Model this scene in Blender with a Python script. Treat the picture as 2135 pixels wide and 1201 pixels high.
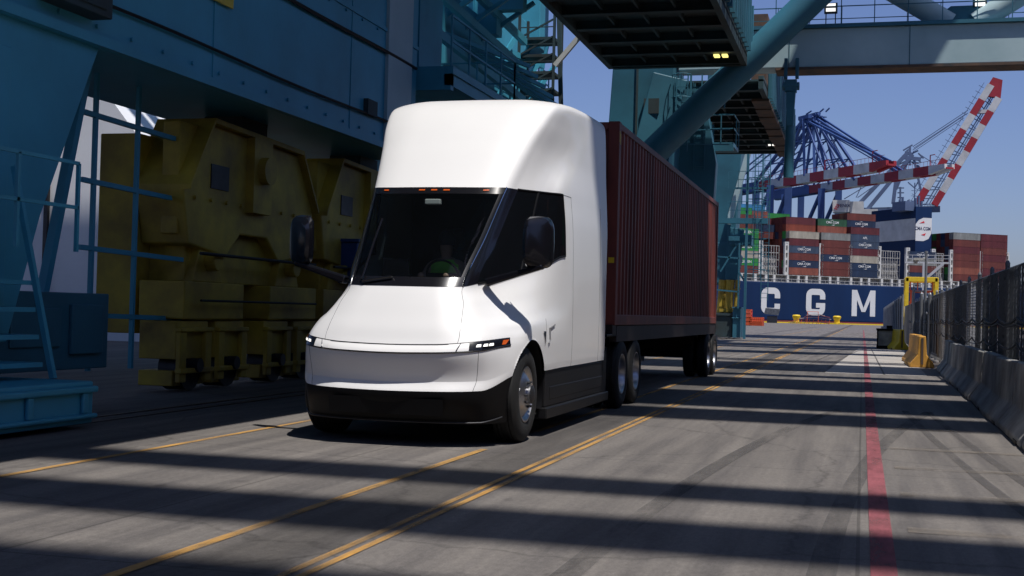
import bpy, bmesh, math, random
import numpy as np
from mathutils import Vector, Matrix
random.seed(7)
R_ = math.radians
for o in list(bpy.data.objects): bpy.data.objects.remove(o)
S = bpy.context.scene; COL = S.collection

# ------------------------------------------------------------------ camera
cam = bpy.data.cameras.new('camera'); cam.sensor_width = 36; cam.lens = 2660/2135*36
cam.clip_end = 6000; cam.clip_start = 0.1
co = bpy.data.objects.new('camera', cam); COL.objects.link(co)
co.matrix_world = (Matrix.Translation((0, 0, 1.40)) @ Matrix.Rotation(R_(15.4), 4, 'Z')
                   @ Matrix.Rotation(R_(90+1.07), 4, 'X') @ Matrix.Rotation(R_(1.5), 4, 'Z'))
S.camera = co
# ------------------------------------------------------------------ light
SUNDIR = Vector((0.30, -0.25, 1.0)).normalized()
elev = math.asin(SUNDIR.z); azim = math.atan2(SUNDIR.x, SUNDIR.y)
w = bpy.data.worlds.new('World'); S.world = w; w.use_nodes = True
nt = w.node_tree; nt.nodes.clear()
sky = nt.nodes.new('ShaderNodeTexSky'); sky.sky_type = 'NISHITA'; sky.sun_disc = False
sky.sun_elevation = elev; sky.sun_rotation = azim; sky.air_density = 1.0; sky.dust_density = 1.2; sky.ozone_density = 2.0
bg = nt.nodes.new('ShaderNodeBackground'); bg.inputs[1].default_value = 0.082
wo = nt.nodes.new('ShaderNodeOutputWorld')
tint = nt.nodes.new('ShaderNodeMix'); tint.data_type = 'RGBA'; tint.blend_type = 'MULTIPLY'; tint.inputs[0].default_value = 1
tint.inputs[7].default_value = (0.92, 0.965, 1.32, 1)
nt.links.new(sky.outputs[0], tint.inputs[6]); nt.links.new(tint.outputs[2], bg.inputs[0]); nt.links.new(bg.outputs[0], wo.inputs[0])
sl = bpy.data.lights.new('sun', 'SUN'); sl.energy = 4.6; sl.angle = R_(0.5); sl.color = (1.0, 0.965, 0.915)
so = bpy.data.objects.new('sun', sl); COL.objects.link(so)
so.rotation_euler = SUNDIR.to_track_quat('Z', 'Y').to_euler(); so.location = (20, -20, 60)
S.view_settings.view_transform = 'Standard'; S.view_settings.look = 'None'
S.view_settings.exposure = -0.04; S.view_settings.gamma = 1

# ------------------------------------------------------------------ materials
def newmat(name):
    m = bpy.data.materials.new(name); m.use_nodes = True
    return m, m.node_tree, m.node_tree.nodes['Principled BSDF']
def mat(name, col, rough=0.5, metal=0.0, var=0.12, scale=1.5, coat=0.0, bump=0.0, dirt=None, spec=0.5, streak=None, emit=0):
    m, t, b = newmat(name)
    b.inputs['Roughness'].default_value = rough; b.inputs['Metallic'].default_value = metal
    b.inputs['Coat Weight'].default_value = coat; b.inputs['Coat Roughness'].default_value = 0.082
    b.inputs['Specular IOR Level'].default_value = spec
    if emit:
        b.inputs['Emission Color'].default_value = (*col, 1); b.inputs['Emission Strength'].default_value = emit
    tc = t.nodes.new('ShaderNodeTexCoord'); mp = t.nodes.new('ShaderNodeMapping')
    if streak: mp.inputs['Scale'].default_value = streak
    n = t.nodes.new('ShaderNodeTexNoise'); n.inputs['Scale'].default_value = scale
    n.inputs['Detail'].default_value = 6; n.inputs['Roughness'].default_value = 0.6
    t.links.new(tc.outputs['Object'], mp.inputs[0]); t.links.new(mp.outputs[0], n.inputs['Vector'])
    r = t.nodes.new('ShaderNodeValToRGB')
    r.color_ramp.elements[0].position = 0.3; r.color_ramp.elements[1].position = 0.7
    c0 = dirt if dirt else tuple(c*(1-var) for c in col)
    r.color_ramp.elements[0].color = (*c0, 1); r.color_ramp.elements[1].color = (*[min(1, c*(1+var*.5)) for c in col], 1)
    t.links.new(n.outputs['Fac'], r.inputs[0]); t.links.new(r.outputs[0], b.inputs['Base Color'])
    if bump:
        bn = t.nodes.new('ShaderNodeBump'); bn.inputs['Strength'].default_value = bump; bn.inputs['Distance'].default_value = 0.01
        n2 = t.nodes.new('ShaderNodeTexNoise'); n2.inputs['Scale'].default_value = scale*14; n2.inputs['Detail'].default_value = 3
        t.links.new(tc.outputs['Object'], n2.inputs['Vector']); t.links.new(n2.outputs['Fac'], bn.inputs['Height'])
        t.links.new(bn.outputs[0], b.inputs['Normal'])
    return m
M = {}
M['paint'] = mat('white_paint', (0.80, 0.79, 0.78), 0.5, var=0.025, scale=0.9, coat=0.35)
M['paintline'] = mat('panel_gap', (0.18, 0.18, 0.19), 0.6)
M['gloss_black'] = mat('gloss_black', (0.007, 0.007, 0.010), 0.22, coat=0.25)
M['trim_black'] = mat('trim_black', (0.006, 0.006, 0.007), 0.5, var=0.3, spec=0.18)
M['skirt'] = mat('skirt_black', (0.008, 0.008, 0.009), 0.5, var=0.35, scale=3, spec=0.3)
M['tyre'] = mat('tyre_rubber', (0.010, 0.010, 0.010), 0.75, var=0.4, scale=5, bump=0.15)
M['steel'] = mat('rim_steel', (0.48, 0.48, 0.50), 0.36, metal=1.0, var=0.25, scale=4)
M['dark_steel'] = mat('dark_steel', (0.05, 0.05, 0.055), 0.5, metal=0.6, var=0.4, scale=4)
M['interior'] = mat('interior', (0.02, 0.02, 0.022), 0.7)
M['dash'] = mat('dash', (0.035, 0.037, 0.04), 0.6)
M['amber'] = mat('amber_lens', (0.55, 0.09, 0.012), 0.3, var=0.05, emit=0.12)
M['lens'] = mat('lamp_lit', (1.0, 0.97, 0.92), 0.2, var=0.02, emit=1.3)
M['lamp_y'] = mat('lamp_yellow', (1.0, 0.86, 0.25), 0.3, var=0.02, emit=1.5)
M['chrome'] = mat('chrome', (0.75, 0.76, 0.78), 0.12, metal=1.0, var=0.1)
M['vest'] = mat('vest', (0.35, 0.9, 0.12), 0.8, emit=0.0)
M['skin'] = mat('skin', (0.42, 0.26, 0.19), 0.55)
M['cloth'] = mat('cloth', (0.02, 0.025, 0.04), 0.85)
M['box_red'] = mat('container_maroon', (0.25, 0.052, 0.034), 0.55, var=0.3, scale=1.6, dirt=(0.085, 0.026, 0.022), streak=(1, 1, .25))
M['chassis'] = mat('chassis_dark', (0.022, 0.013, 0.012), 0.6, var=0.4)
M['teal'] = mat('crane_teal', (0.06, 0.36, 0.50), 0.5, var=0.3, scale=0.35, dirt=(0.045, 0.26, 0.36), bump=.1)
M['teal_b'] = mat('crane_teal_shade', (0.035, 0.155, 0.215), 0.5, var=0.35, scale=0.35, dirt=(0.025, 0.10, 0.145), bump=.1)  # crane teal darkened: shade on the second crane put into the colour
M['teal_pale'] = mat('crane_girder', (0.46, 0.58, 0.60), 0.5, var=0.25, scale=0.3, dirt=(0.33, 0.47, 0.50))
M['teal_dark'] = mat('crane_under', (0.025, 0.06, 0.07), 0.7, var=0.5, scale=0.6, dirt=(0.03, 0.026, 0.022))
M['rust'] = mat('rusty', (0.14, 0.075, 0.045), 0.85, var=0.6, scale=1.6, dirt=(0.05, 0.05, 0.05))
M['yellow_dirty'] = mat('yellow_bogie', (0.55, 0.38, 0.035), 0.6, var=0.5, scale=0.9, dirt=(0.24, 0.15, 0.03))
M['yellow'] = mat('yellow_barrier', (0.72, 0.36, 0.05), 0.7, var=0.25, scale=2.2, dirt=(0.5, 0.25, 0.05))
M['yellow2'] = mat('yellow_plastic', (0.80, 0.55, 0.02), 0.5, var=0.2, scale=2.2)
M['concrete'] = mat('concrete', (0.42, 0.41, 0.39), 0.9, var=0.35, scale=1.6, bump=0.4, dirt=(0.15, 0.15, 0.15))
M['fence'] = mat('fence_metal', (0.30, 0.31, 0.33), 0.5, metal=0.5, var=0.2)
M['slats'] = mat('fence_slats', (0.10, 0.11, 0.125), 0.6, var=0.6, scale=2)
M['cable'] = mat('cable', (0.012, 0.010, 0.010), 0.6)
M['navy'] = mat('hull_navy', (0.006, 0.026, 0.088), 0.65, var=0.35, scale=0.06, streak=(1, 1, .15), spec=.2)
M['hullred'] = mat('hull_red', (0.26, 0.05, 0.045), 0.7, var=0.3, scale=0.1)
M['offwhite'] = mat('off_white', (0.62, 0.61, 0.57), 0.6, var=0.2, scale=0.4)
M['bluecrane'] = mat('blue_crane', (0.028, 0.075, 0.24), 0.55, var=0.25, scale=0.1)
M['bluegrey'] = mat('bluegrey_crane', (0.09, 0.13, 0.23), 0.55, var=0.25, scale=0.1)
M['bandred'] = mat('band_red', (0.33, 0.018, 0.03), 0.6, var=0.2, scale=0.2)
M['bandwhite'] = mat('band_white', (0.55, 0.55, 0.54), 0.6, var=0.25, scale=0.2)
M['orange'] = mat('orange_mesh', (0.72, 0.11, 0.03), 0.6)
M['timber'] = mat('weathered_planks', (0.42, 0.30, 0.27), 0.8, var=0.5, scale=0.6)
M['letter'] = mat('letter_white', (0.68, 0.68, 0.67), 0.6, var=0.1, scale=.1)
M['line_yellow'] = mat('line_yellow', (0.60, 0.31, 0.065), 0.8, var=0.2, scale=7, dirt=(0.36, 0.22, 0.08), streak=(1, .2, 1))
M['line_worn'] = mat('line_worn', (0.235, 0.19, 0.14), 0.9, var=0.1, scale=5, dirt=(0.18, 0.163, 0.15))
M['line_red'] = mat('line_red', (0.30, 0.085, 0.10), 0.85, var=0.25, scale=4)
M['slab'] = mat('pale_slab', (0.40, 0.37, 0.34), 0.9, var=0.3, scale=0.8, bump=0.2)
M['railsteel'] = mat('rail_steel', (0.16, 0.14, 0.13), 0.4, metal=.8, var=0.4, scale=3)
M['wht'] = mat('white_sheet', (0.75, 0.76, 0.80), 0.6, var=0.1, scale=.4)
M['blueb'] = mat('blue_box', (0.02, 0.06, 0.20), 0.6, var=.3)
M['logo_red'] = mat('logo_red', (0.6, 0.03, 0.04), 0.6)
M['logo_navy'] = mat('logo_navy', (0.02, 0.03, 0.09), 0.6)

def worn(m, lo, hi, scale, streak=(1, .22, 1)):
    t = m.node_tree; out = t.nodes['Material Output']; b = t.nodes['Principled BSDF']
    tc = t.nodes.new('ShaderNodeTexCoord'); mp = t.nodes.new('ShaderNodeMapping'); mp.inputs['Scale'].default_value = streak
    n = t.nodes.new('ShaderNodeTexNoise'); n.inputs['Scale'].default_value = scale; n.inputs['Detail'].default_value = 8; n.inputs['Roughness'].default_value = .7
    r = t.nodes.new('ShaderNodeMapRange'); r.inputs[1].default_value = .38; r.inputs[2].default_value = .62; r.inputs[3].default_value = lo; r.inputs[4].default_value = hi
    tr = t.nodes.new('ShaderNodeBsdfTransparent'); mx = t.nodes.new('ShaderNodeMixShader')
    t.links.new(tc.outputs['Object'], mp.inputs[0]); t.links.new(mp.outputs[0], n.inputs['Vector']); t.links.new(n.outputs['Fac'], r.inputs[0])
    t.links.new(r.outputs[0], mx.inputs[0]); t.links.new(tr.outputs[0], mx.inputs[1]); t.links.new(b.outputs[0], mx.inputs[2]); t.links.new(mx.outputs[0], out.inputs[0])
worn(M['line_yellow'], .30, 1.0, 2.6); worn(M['line_red'], .45, 1.0, 3.0); worn(M['line_worn'], .0, .55, 1.6, (1, 1, 1))
def glassmat(name, tint, amount):
    m = bpy.data.materials.new(name); m.use_nodes = True; t = m.node_tree; t.nodes.clear()
    out = t.nodes.new('ShaderNodeOutputMaterial'); tr = t.nodes.new('ShaderNodeBsdfTransparent'); tr.inputs[0].default_value = (*tint, 1)
    df = t.nodes.new('ShaderNodeBsdfPrincipled'); df.inputs['Base Color'].default_value = (0.008, 0.010, 0.013, 1)
    df.inputs['Roughness'].default_value = 0.03; df.inputs['Coat Weight'].default_value = 0.3
    no = t.nodes.new('ShaderNodeTexNoise'); no.inputs['Scale'].default_value = 2.0
    mr = t.nodes.new('ShaderNodeMapRange'); mr.inputs[3].default_value = amount-.05; mr.inputs[4].default_value = amount+.05
    mx = t.nodes.new('ShaderNodeMixShader')
    t.links.new(no.outputs['Fac'], mr.inputs[0]); t.links.new(mr.outputs[0], mx.inputs[0])
    t.links.new(df.outputs[0], mx.inputs[1]); t.links.new(tr.outputs[0], mx.inputs[2]); t.links.new(mx.outputs[0], out.inputs[0])
    return m
M['glass'] = glassmat('tinted_glass', (0.75, 0.82, 0.82), 0.80)
M['sideglass'] = glassmat('side_glass', (0.3, 0.3, 0.3), 0.4)

def ground_material():
    m, t, b = newmat('yard_concrete'); L = t.links
    tc = t.nodes.new('ShaderNodeTexCoord')
    def noise(scale, vec_scale, det=6):
        mp = t.nodes.new('ShaderNodeMapping'); mp.inputs['Scale'].default_value = vec_scale
        n = t.nodes.new('ShaderNodeTexNoise'); n.inputs['Scale'].default_value = scale; n.inputs['Detail'].default_value = det
        n.inputs['Roughness'].default_value = 0.62
        L.new(tc.outputs['Object'], mp.inputs[0]); L.new(mp.outputs[0], n.inputs['Vector']); return n
    def ramp(n, a, ca, bb, cb):
        r = t.nodes.new('ShaderNodeValToRGB'); r.color_ramp.elements[0].position = a; r.color_ramp.elements[1].position = bb
        r.color_ramp.elements[0].color = (*ca, 1); r.color_ramp.elements[1].color = (*cb, 1); L.new(n.outputs['Fac'], r.inputs[0]); return r
    def mul(a, b2, f):
        x = t.nodes.new('ShaderNodeMix'); x.data_type = 'RGBA'; x.blend_type = 'MULTIPLY'; x.inputs[0].default_value = f
        L.new(a, x.inputs[6]); L.new(b2, x.inputs[7]); return x.outputs[2]
    base = ramp(noise(0.6, (1, .22, 1)), 0.25, (0.150, 0.137, 0.127), 0.75, (0.225, 0.205, 0.190))
    streak = ramp(noise(3.2, (1, .05, 1), 8), 0.32, (0.52, 0.52, 0.55), 0.60, (1.05, 1.04, 1.02))
    fine = ramp(noise(28, (1, .5, 1), 4), 0.3, (0.74, 0.74, 0.74), 0.7, (1.1, 1.1, 1.1))
    blot = ramp(noise(0.9, (1, .35, 1), 5), 0.56, (1, 1, 1), 0.74, (0.62, 0.62, 0.66))
    c = mul(base.outputs[0], streak.outputs[0], 0.85); c = mul(c, fine.outputs[0], 0.8); c = mul(c, blot.outputs[0], 0.8)
    vo = t.nodes.new('ShaderNodeTexVoronoi'); vo.feature = 'DISTANCE_TO_EDGE'; vo.inputs['Scale'].default_value = 0.33
    dn = noise(1.5, (1, 1, 1), 6); mx0 = t.nodes.new('ShaderNodeMix'); mx0.data_type = 'RGBA'; mx0.inputs[0].default_value = .35
    L.new(tc.outputs['Object'], mx0.inputs[6]); L.new(dn.outputs['Color'], mx0.inputs[7]); L.new(mx0.outputs[2], vo.inputs['Vector'])
    cr = t.nodes.new('ShaderNodeValToRGB'); cr.color_ramp.elements[0].position = 0.0; cr.color_ramp.elements[1].position = 0.006
    cr.color_ramp.elements[0].color = (.45, .45, .45, 1); cr.color_ramp.elements[1].color = (1, 1, 1, 1); L.new(vo.outputs['Distance'], cr.inputs[0])
    c = mul(c, cr.outputs[0], 0.55)
    spots = ramp(noise(2.6, (1, .6, 1), 3), 0.66, (1, 1, 1), 0.74, (0.5, 0.5, 0.52)); c = mul(c, spots.outputs[0], 0.6)
    grit = ramp(noise(90, (1, 1, 1), 2), 0.35, (0.72, 0.72, 0.72), 0.65, (1.15, 1.15, 1.15)); c = mul(c, grit.outputs[0], 0.6)
    # darker worn truck lane between the yellow lines
    sx = t.nodes.new('ShaderNodeSeparateXYZ'); L.new(tc.outputs['Object'], sx.inputs[0])
    nz = noise(1.3, (1, .12, 1), 5)
    ad = t.nodes.new('ShaderNodeMath'); ad.operation = 'MULTIPLY_ADD'; ad.inputs[1].default_value = 0.9; ad.inputs[2].default_value = -0.45
    L.new(nz.outputs['Fac'], ad.inputs[0])
    a2 = t.nodes.new('ShaderNodeMath'); a2.operation = 'ADD'; L.new(sx.outputs['X'], a2.inputs[0]); L.new(ad.outputs[0], a2.inputs[1])
    a3 = t.nodes.new('ShaderNodeMath'); a3.operation = 'ADD'; a3.inputs[1].default_value = 3.25; L.new(a2.outputs[0], a3.inputs[0])
    a4 = t.nodes.new('ShaderNodeMath'); a4.operation = 'ABSOLUTE'; L.new(a3.outputs[0], a4.inputs[0])
    mr = t.nodes.new('ShaderNodeMapRange'); mr.inputs[1].default_value = 0.15; mr.inputs[2].default_value = 0.5; mr.inputs[3].default_value = 0.42; mr.inputs[4].default_value = 1
    L.new(a4.outputs[0], mr.inputs[0])
    cc = t.nodes.new('ShaderNodeCombineColor')
    for i in range(3): L.new(mr.outputs[0], cc.inputs[i])
    c = mul(c, cc.outputs[0], 0.8)
    # expansion joints
    br = t.nodes.new('ShaderNodeTexBrick'); br.offset = 0; br.inputs['Scale'].default_value = 1; br.inputs['Brick Width'].default_value = 4.6
    br.inputs['Row Height'].default_value = 6.1; br.inputs['Mortar Size'].default_value = 0.012
    br.inputs['Color1'].default_value = (1, 1, 1, 1); br.inputs['Color2'].default_value = (.9, .9, .9, 1); br.inputs['Mortar'].default_value = (.35, .35, .35, 1)
    L.new(tc.outputs['Object'], br.inputs['Vector'])
    c = mul(c, br.outputs['Color'], 0.6)
    L.new(c, b.inputs['Base Color']); b.inputs['Roughness'].default_value = 0.78; b.inputs['Specular IOR Level'].default_value = 0.3
    bn = t.nodes.new('ShaderNodeBump'); bn.inputs['Strength'].default_value = 0.35; bn.inputs['Distance'].default_value = 0.006
    nf = noise(60, (1, 1, 1), 3); L.new(nf.outputs['Fac'], bn.inputs['Height']); L.new(bn.outputs[0], b.inputs['Normal'])
    return m
M['ground'] = ground_material()
mw, tw_, bw_ = newmat('harbour_water'); bw_.inputs['Base Color'].default_value = (0.02, 0.05, 0.06, 1); bw_.inputs['Roughness'].default_value = 0.08
nn = tw_.nodes.new('ShaderNodeTexNoise'); nn.inputs['Scale'].default_value = 0.8; bb_ = tw_.nodes.new('ShaderNodeBump'); bb_.inputs['Strength'].default_value = .4
tw_.links.new(nn.outputs['Fac'], bb_.inputs['Height']); tw_.links.new(bb_.outputs[0], bw_.inputs['Normal']); M['water'] = mw

# ------------------------------------------------------------------ mesh helpers
def thing(name, label=None, cat=None, loc=(0, 0, 0), rotz=0, group=None, kind=None):
    o = bpy.data.objects.new(name, None); COL.objects.link(o); o.location = loc; o.rotation_euler = (0, 0, rotz)
    o.empty_display_size = 0.2
    return tag(o, label, cat, group, kind)
def tag(o, label=None, cat=None, group=None, kind=None):
    if label: o['label'] = label
    if cat: o['category'] = cat
    if group: o['group'] = group
    if kind: o['kind'] = kind
    return o
def copy_tree(o, parent=None):
    c = o.copy(); COL.objects.link(c); c.parent = parent
    for ch in list(o.children): copy_tree(ch, c)
    return c
class MB:
    def __init__(s): s.v = []; s.f = []; s.mi = []; s.m = 0
    def add(s, vs, fs):
        n = len(s.v); s.v += [tuple(p) for p in vs]; s.f += [tuple(i+n for i in f) for f in fs]; s.mi += [s.m]*len(fs); return s
    def box(s, a, b):
        x0, y0, z0 = a; x1, y1, z1 = b
        if x0 > x1: x0, x1 = x1, x0
        if y0 > y1: y0, y1 = y1, y0
        if z0 > z1: z0, z1 = z1, z0
        return s.add([(x0,y0,z0),(x1,y0,z0),(x1,y1,z0),(x0,y1,z0),(x0,y0,z1),(x1,y0,z1),(x1,y1,z1),(x0,y1,z1)],
                     [(0,3,2,1),(4,5,6,7),(0,1,5,4),(1,2,6,5),(2,3,7,6),(3,0,4,7)])
    def frame(s, p, q, up=(0,0,1)):
        p, q = Vector(p), Vector(q); d = (q-p).normalized(); u = Vector(up)
        if abs(d.dot(u)) > .98: u = Vector((0, 1, 0))
        a = d.cross(u).normalized(); b = a.cross(d).normalized(); return p, q, a, b
    def bar(s, p, q, w, h=None, up=(0,0,1), w2=None, h2=None):
        h = h if h is not None else w; w2 = w if w2 is None else w2; h2 = h if h2 is None else h2
        p, q, a, b = s.frame(p, q, up); vs = []
        for c, ww, hh in ((p, w, h), (q, w2, h2)):
            vs += [c-a*ww/2-b*hh/2, c+a*ww/2-b*hh/2, c+a*ww/2+b*hh/2, c-a*ww/2+b*hh/2]
        return s.add(vs, [(0,1,2,3),(7,6,5,4),(0,4,5,1),(1,5,6,2),(2,6,7,3),(3,7,4,0)])
    def tube(s, p, q, r, n=12, r2=None, caps=True):
        r2 = r if r2 is None else r2; p, q, a, b = s.frame(p, q); vs = []
        for c, rr in ((p, r), (q, r2)):
            vs += [c+a*rr*math.cos(2*math.pi*i/n)+b*rr*math.sin(2*math.pi*i/n) for i in range(n)]
        fs = [(i, i+n, (i+1) % n+n, (i+1) % n) for i in range(n)]
        if caps: fs += [tuple(range(n)), tuple(reversed(range(n, 2*n)))]
        return s.add(vs, fs)
    def path(s, pts, r, n=8):
        for i in range(len(pts)-1): s.tube(pts[i], pts[i+1], r, n)
        return s
    def prism(s, poly, axis, a, b):
        # poly: 2D list; axis 'x': (y,z), 'y': (x,z), 'z': (x,y)
        def P(u, v, t): return {'x': (t, u, v), 'y': (u, t, v), 'z': (u, v, t)}[axis]
        n = len(poly); vs = [P(u, v, a) for u, v in poly]+[P(u, v, b) for u, v in poly]
        fs = [tuple(range(n)), tuple(reversed(range(n, 2*n)))]+[(i, i+n, (i+1) % n+n, (i+1) % n) for i in range(n)]
        return s.add(vs, fs)
    def lathe(s, prof, c, axis='x', n=48):
        vs = []; c = Vector(c)
        for t, r in prof:
            for i in range(n):
                a = 2*math.pi*i/n; vs.append(c+Vector((t, r*math.cos(a), r*math.sin(a))))
        fs = []
        for k in range(len(prof)-1):
            for i in range(n): fs.append((k*n+i, k*n+(i+1) % n, (k+1)*n+(i+1) % n, (k+1)*n+i))
        return s.add(vs, fs)
    def build(s, name, mt, parent=None, smooth=False, bevel=0, label=None, loc=None):
        me = bpy.data.meshes.new(name); me.from_pydata(s.v, [], s.f)
        mats = mt if isinstance(mt, (list, tuple)) else [mt]
        for k in mats: me.materials.append(M[k] if isinstance(k, str) else k)
        for i, p in enumerate(me.polygons): p.material_index = s.mi[i]
        bm = bmesh.new(); bm.from_mesh(me); bmesh.ops.recalc_face_normals(bm, faces=bm.faces); bm.to_mesh(me); bm.free()
        if smooth:
            for p in me.polygons: p.use_smooth = True
            me.set_sharp_from_angle(angle=R_(38))
        o = bpy.data.objects.new(name, me); COL.objects.link(o)
        if parent: o.parent = parent
        if loc: o.location = loc
        if bevel:
            b = o.modifiers.new('bevel', 'BEVEL'); b.width = bevel; b.segments = 2; b.limit_method = 'ANGLE'
        if label: o['label'] = label
        return o
def textmesh(name, txt, size, mt, mw_, parent=None, extrude=0.0, align='CENTER', bold=0.0, sx=1.0):
    c = bpy.data.curves.new(name, 'FONT'); c.body = txt; c.size = size; c.extrude = extrude; c.align_x = align; c.align_y = 'CENTER'
    c.offset = bold
    o = bpy.data.objects.new(name, c); COL.objects.link(o)
    bpy.context.view_layer.update()
    me = bpy.data.meshes.new_from_object(o.evaluated_get(bpy.context.evaluated_depsgraph_get()))
    bpy.data.objects.remove(o)
    me.transform(mw_ @ Matrix.Diagonal((sx, 1, 1, 1))); me.materials.clear(); me.materials.append(M[mt])
    o = bpy.data.objects.new(name, me); COL.objects.link(o)
    if parent: o.parent = parent
    return o

# ================================================================== SETTING
SH_D = Vector((math.sin(R_(55.6)), math.cos(R_(55.6)), 0))      # ship's length direction
SH_N = Vector((-SH_D.y, SH_D.x, 0))                              # into the ship, away from the yard
SH_P = Vector((-16.37, 469.7, 0))
def quay(s, off): return SH_P+SH_D*s+SH_N*off
q1, q2 = quay(-1500, -9), quay(1500, -9)
def quay2(s, off): return quay(s+.634*off, off)
gb = MB(); gb.add([(q1.x, q1.y, 0), (q2.x, q2.y, 0), (2500, -600, 0), (-2500, -600, 0)], [(0, 1, 2, 3)])
gb.add([(q1.x, q1.y, 0), (q2.x, q2.y, 0), (q2.x, q2.y, -6), (q1.x, q1.y, -6)], [(0, 1, 2, 3)])
tag(gb.build('ground', 'ground'), kind='structure')
MB().add([(-5000, -800, -2.5), (5000, -800, -2.5), (5000, 5500, -2.5), (-5000, 5500, -2.5)], [(0, 1, 2, 3)])
wb = MB(); wb.add([(-5000, -800, -2.5), (5000, -800, -2.5), (5000, 5500, -2.5), (-5000, 5500, -2.5)], [(0, 1, 2, 3)])
tag(wb.build('water', 'water'), kind='structure')

def strip(name, pts, mt, z=0.004, kind='structure'):
    b = MB(); n = len(pts)//2
    for i in range(0, len(pts), 4): b.add([(x, y, z) for x, y in pts[i:i+4]], [(0, 1, 2, 3)])
    return tag(b.build(name, mt), kind=kind)
def rect(x0, x1, y0, y1): return [(x0, y0), (x1, y0), (x1, y1), (x0, y1)]
strip('pale_concrete_slab', [(-0.95, 35), (0.55, 35), (0.42, 66), (-0.2, 66)] + [(0.60, 35), (1.65, 35), (2.0, 66), (0.47, 66)], 'slab')
strip('yellow_lane_line', rect(-6.54, -6.46, -5, 300), 'line_yellow', .008)
ps = []
ps += rect(-3.70, -3.62, 2, 12.4)+rect(-3.70, -3.62, 14.5, 90)
strip('dashed_lane_line', ps, 'line_yellow', .008)
strip('double_lane_line', rect(-2.90, -2.845, -5, 260)+rect(-2.80, -2.745, -5, 260), 'line_yellow', .008)
strip('red_lane_line', rect(0.07, 0.215, -5, 200), 'line_red', .008)
ps = []
for yy in (8.9, 10.75, 12.7, 14.6, 17.4): ps += rect(0.32, 1.72, yy, yy+.22)
strip('worn_floor_markings', ps, 'line_worn', .008)
M['skid'] = mat('tyre_skid', (0.06, 0.057, 0.055), 0.85, var=.5, scale=5, dirt=(0.11, 0.10, 0.10)); worn(M['skid'], 0, .6, 1.2)
sb = MB()
def skid(pts, wd):
    L_ = []; 
    for i, (x, y) in enumerate(pts):
        a = Vector(pts[max(0, i-1)]); c = Vector(pts[min(len(pts)-1, i+1)]); d = (c-a).normalized(); n_ = Vector((-d.y, d.x))*wd/2
        L_.append((x+n_.x, y+n_.y, .006)); L_.append((x-n_.x, y-n_.y, .006))
    sb.add(L_, [(2*i, 2*i+1, 2*i+3, 2*i+2) for i in range(len(pts)-1)])
for k, (x0, a, c) in enumerate([(-3.2, .03, .0006), (-2.4, .026, .0007), (-1.6, .02, .0006), (-.9, .016, .0008)]):
    skid([(x0+a*(y-40)+c*(y-40)**2, y) for y in range(38, 108, 4)], .09)
for x0 in (1.0, 1.35): skid([(x0+.9*math.exp(-(y-6)/7.)*.8-.02*y, y) for y in np.arange(6, 22, 1.0)], .10)
for x0 in (-1.5, -.2): skid([(x0+1.4*((y-6)/16)**2, y) for y in np.arange(6, 22, 1.0)], .16)
tag(sb.build('tyre_marks', 'skid'), kind='structure')
rb = MB()
for x in (-8.9, -8.55): rb.box((x, -5, .0), (x+.06, 260, .012))
tag(rb.build('crane_rail', 'railsteel'), kind='structure')

# ================================================================== TRUCK
CX = -4.67
def pchip(x, y):
    x = np.asarray(x, float); y = np.asarray(y, float); h = np.diff(x); d = np.diff(y, axis=0)/h[:, None]; n = len(x)
    m = np.zeros_like(y)
    for i in range(1, n-1):
        w1 = 2*h[i]+h[i-1]; w2 = h[i]+2*h[i-1]
        s = d[i-1]*d[i] > 0
        with np.errstate(divide='ignore', invalid='ignore'):
            v = (w1+w2)/(w1/d[i-1]+w2/d[i])
        m[i] = np.where(s, v, 0)
    m[0] = d[0]; m[-1] = d[-1]
    def f(t):
        t = np.asarray(t, float); i = np.clip(np.searchsorted(x, t, 'right')-1, 0, n-2)
        hh = h[i][:, None]; u = ((t-x[i])/h[i])[:, None]
        return (2*u**3-3*u**2+1)*y[i]+(u**3-2*u**2+u)*hh*m[i]+(-2*u**3+3*u**2)*y[i+1]+(u**3-u**2)*hh*m[i+1]
    return f
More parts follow.
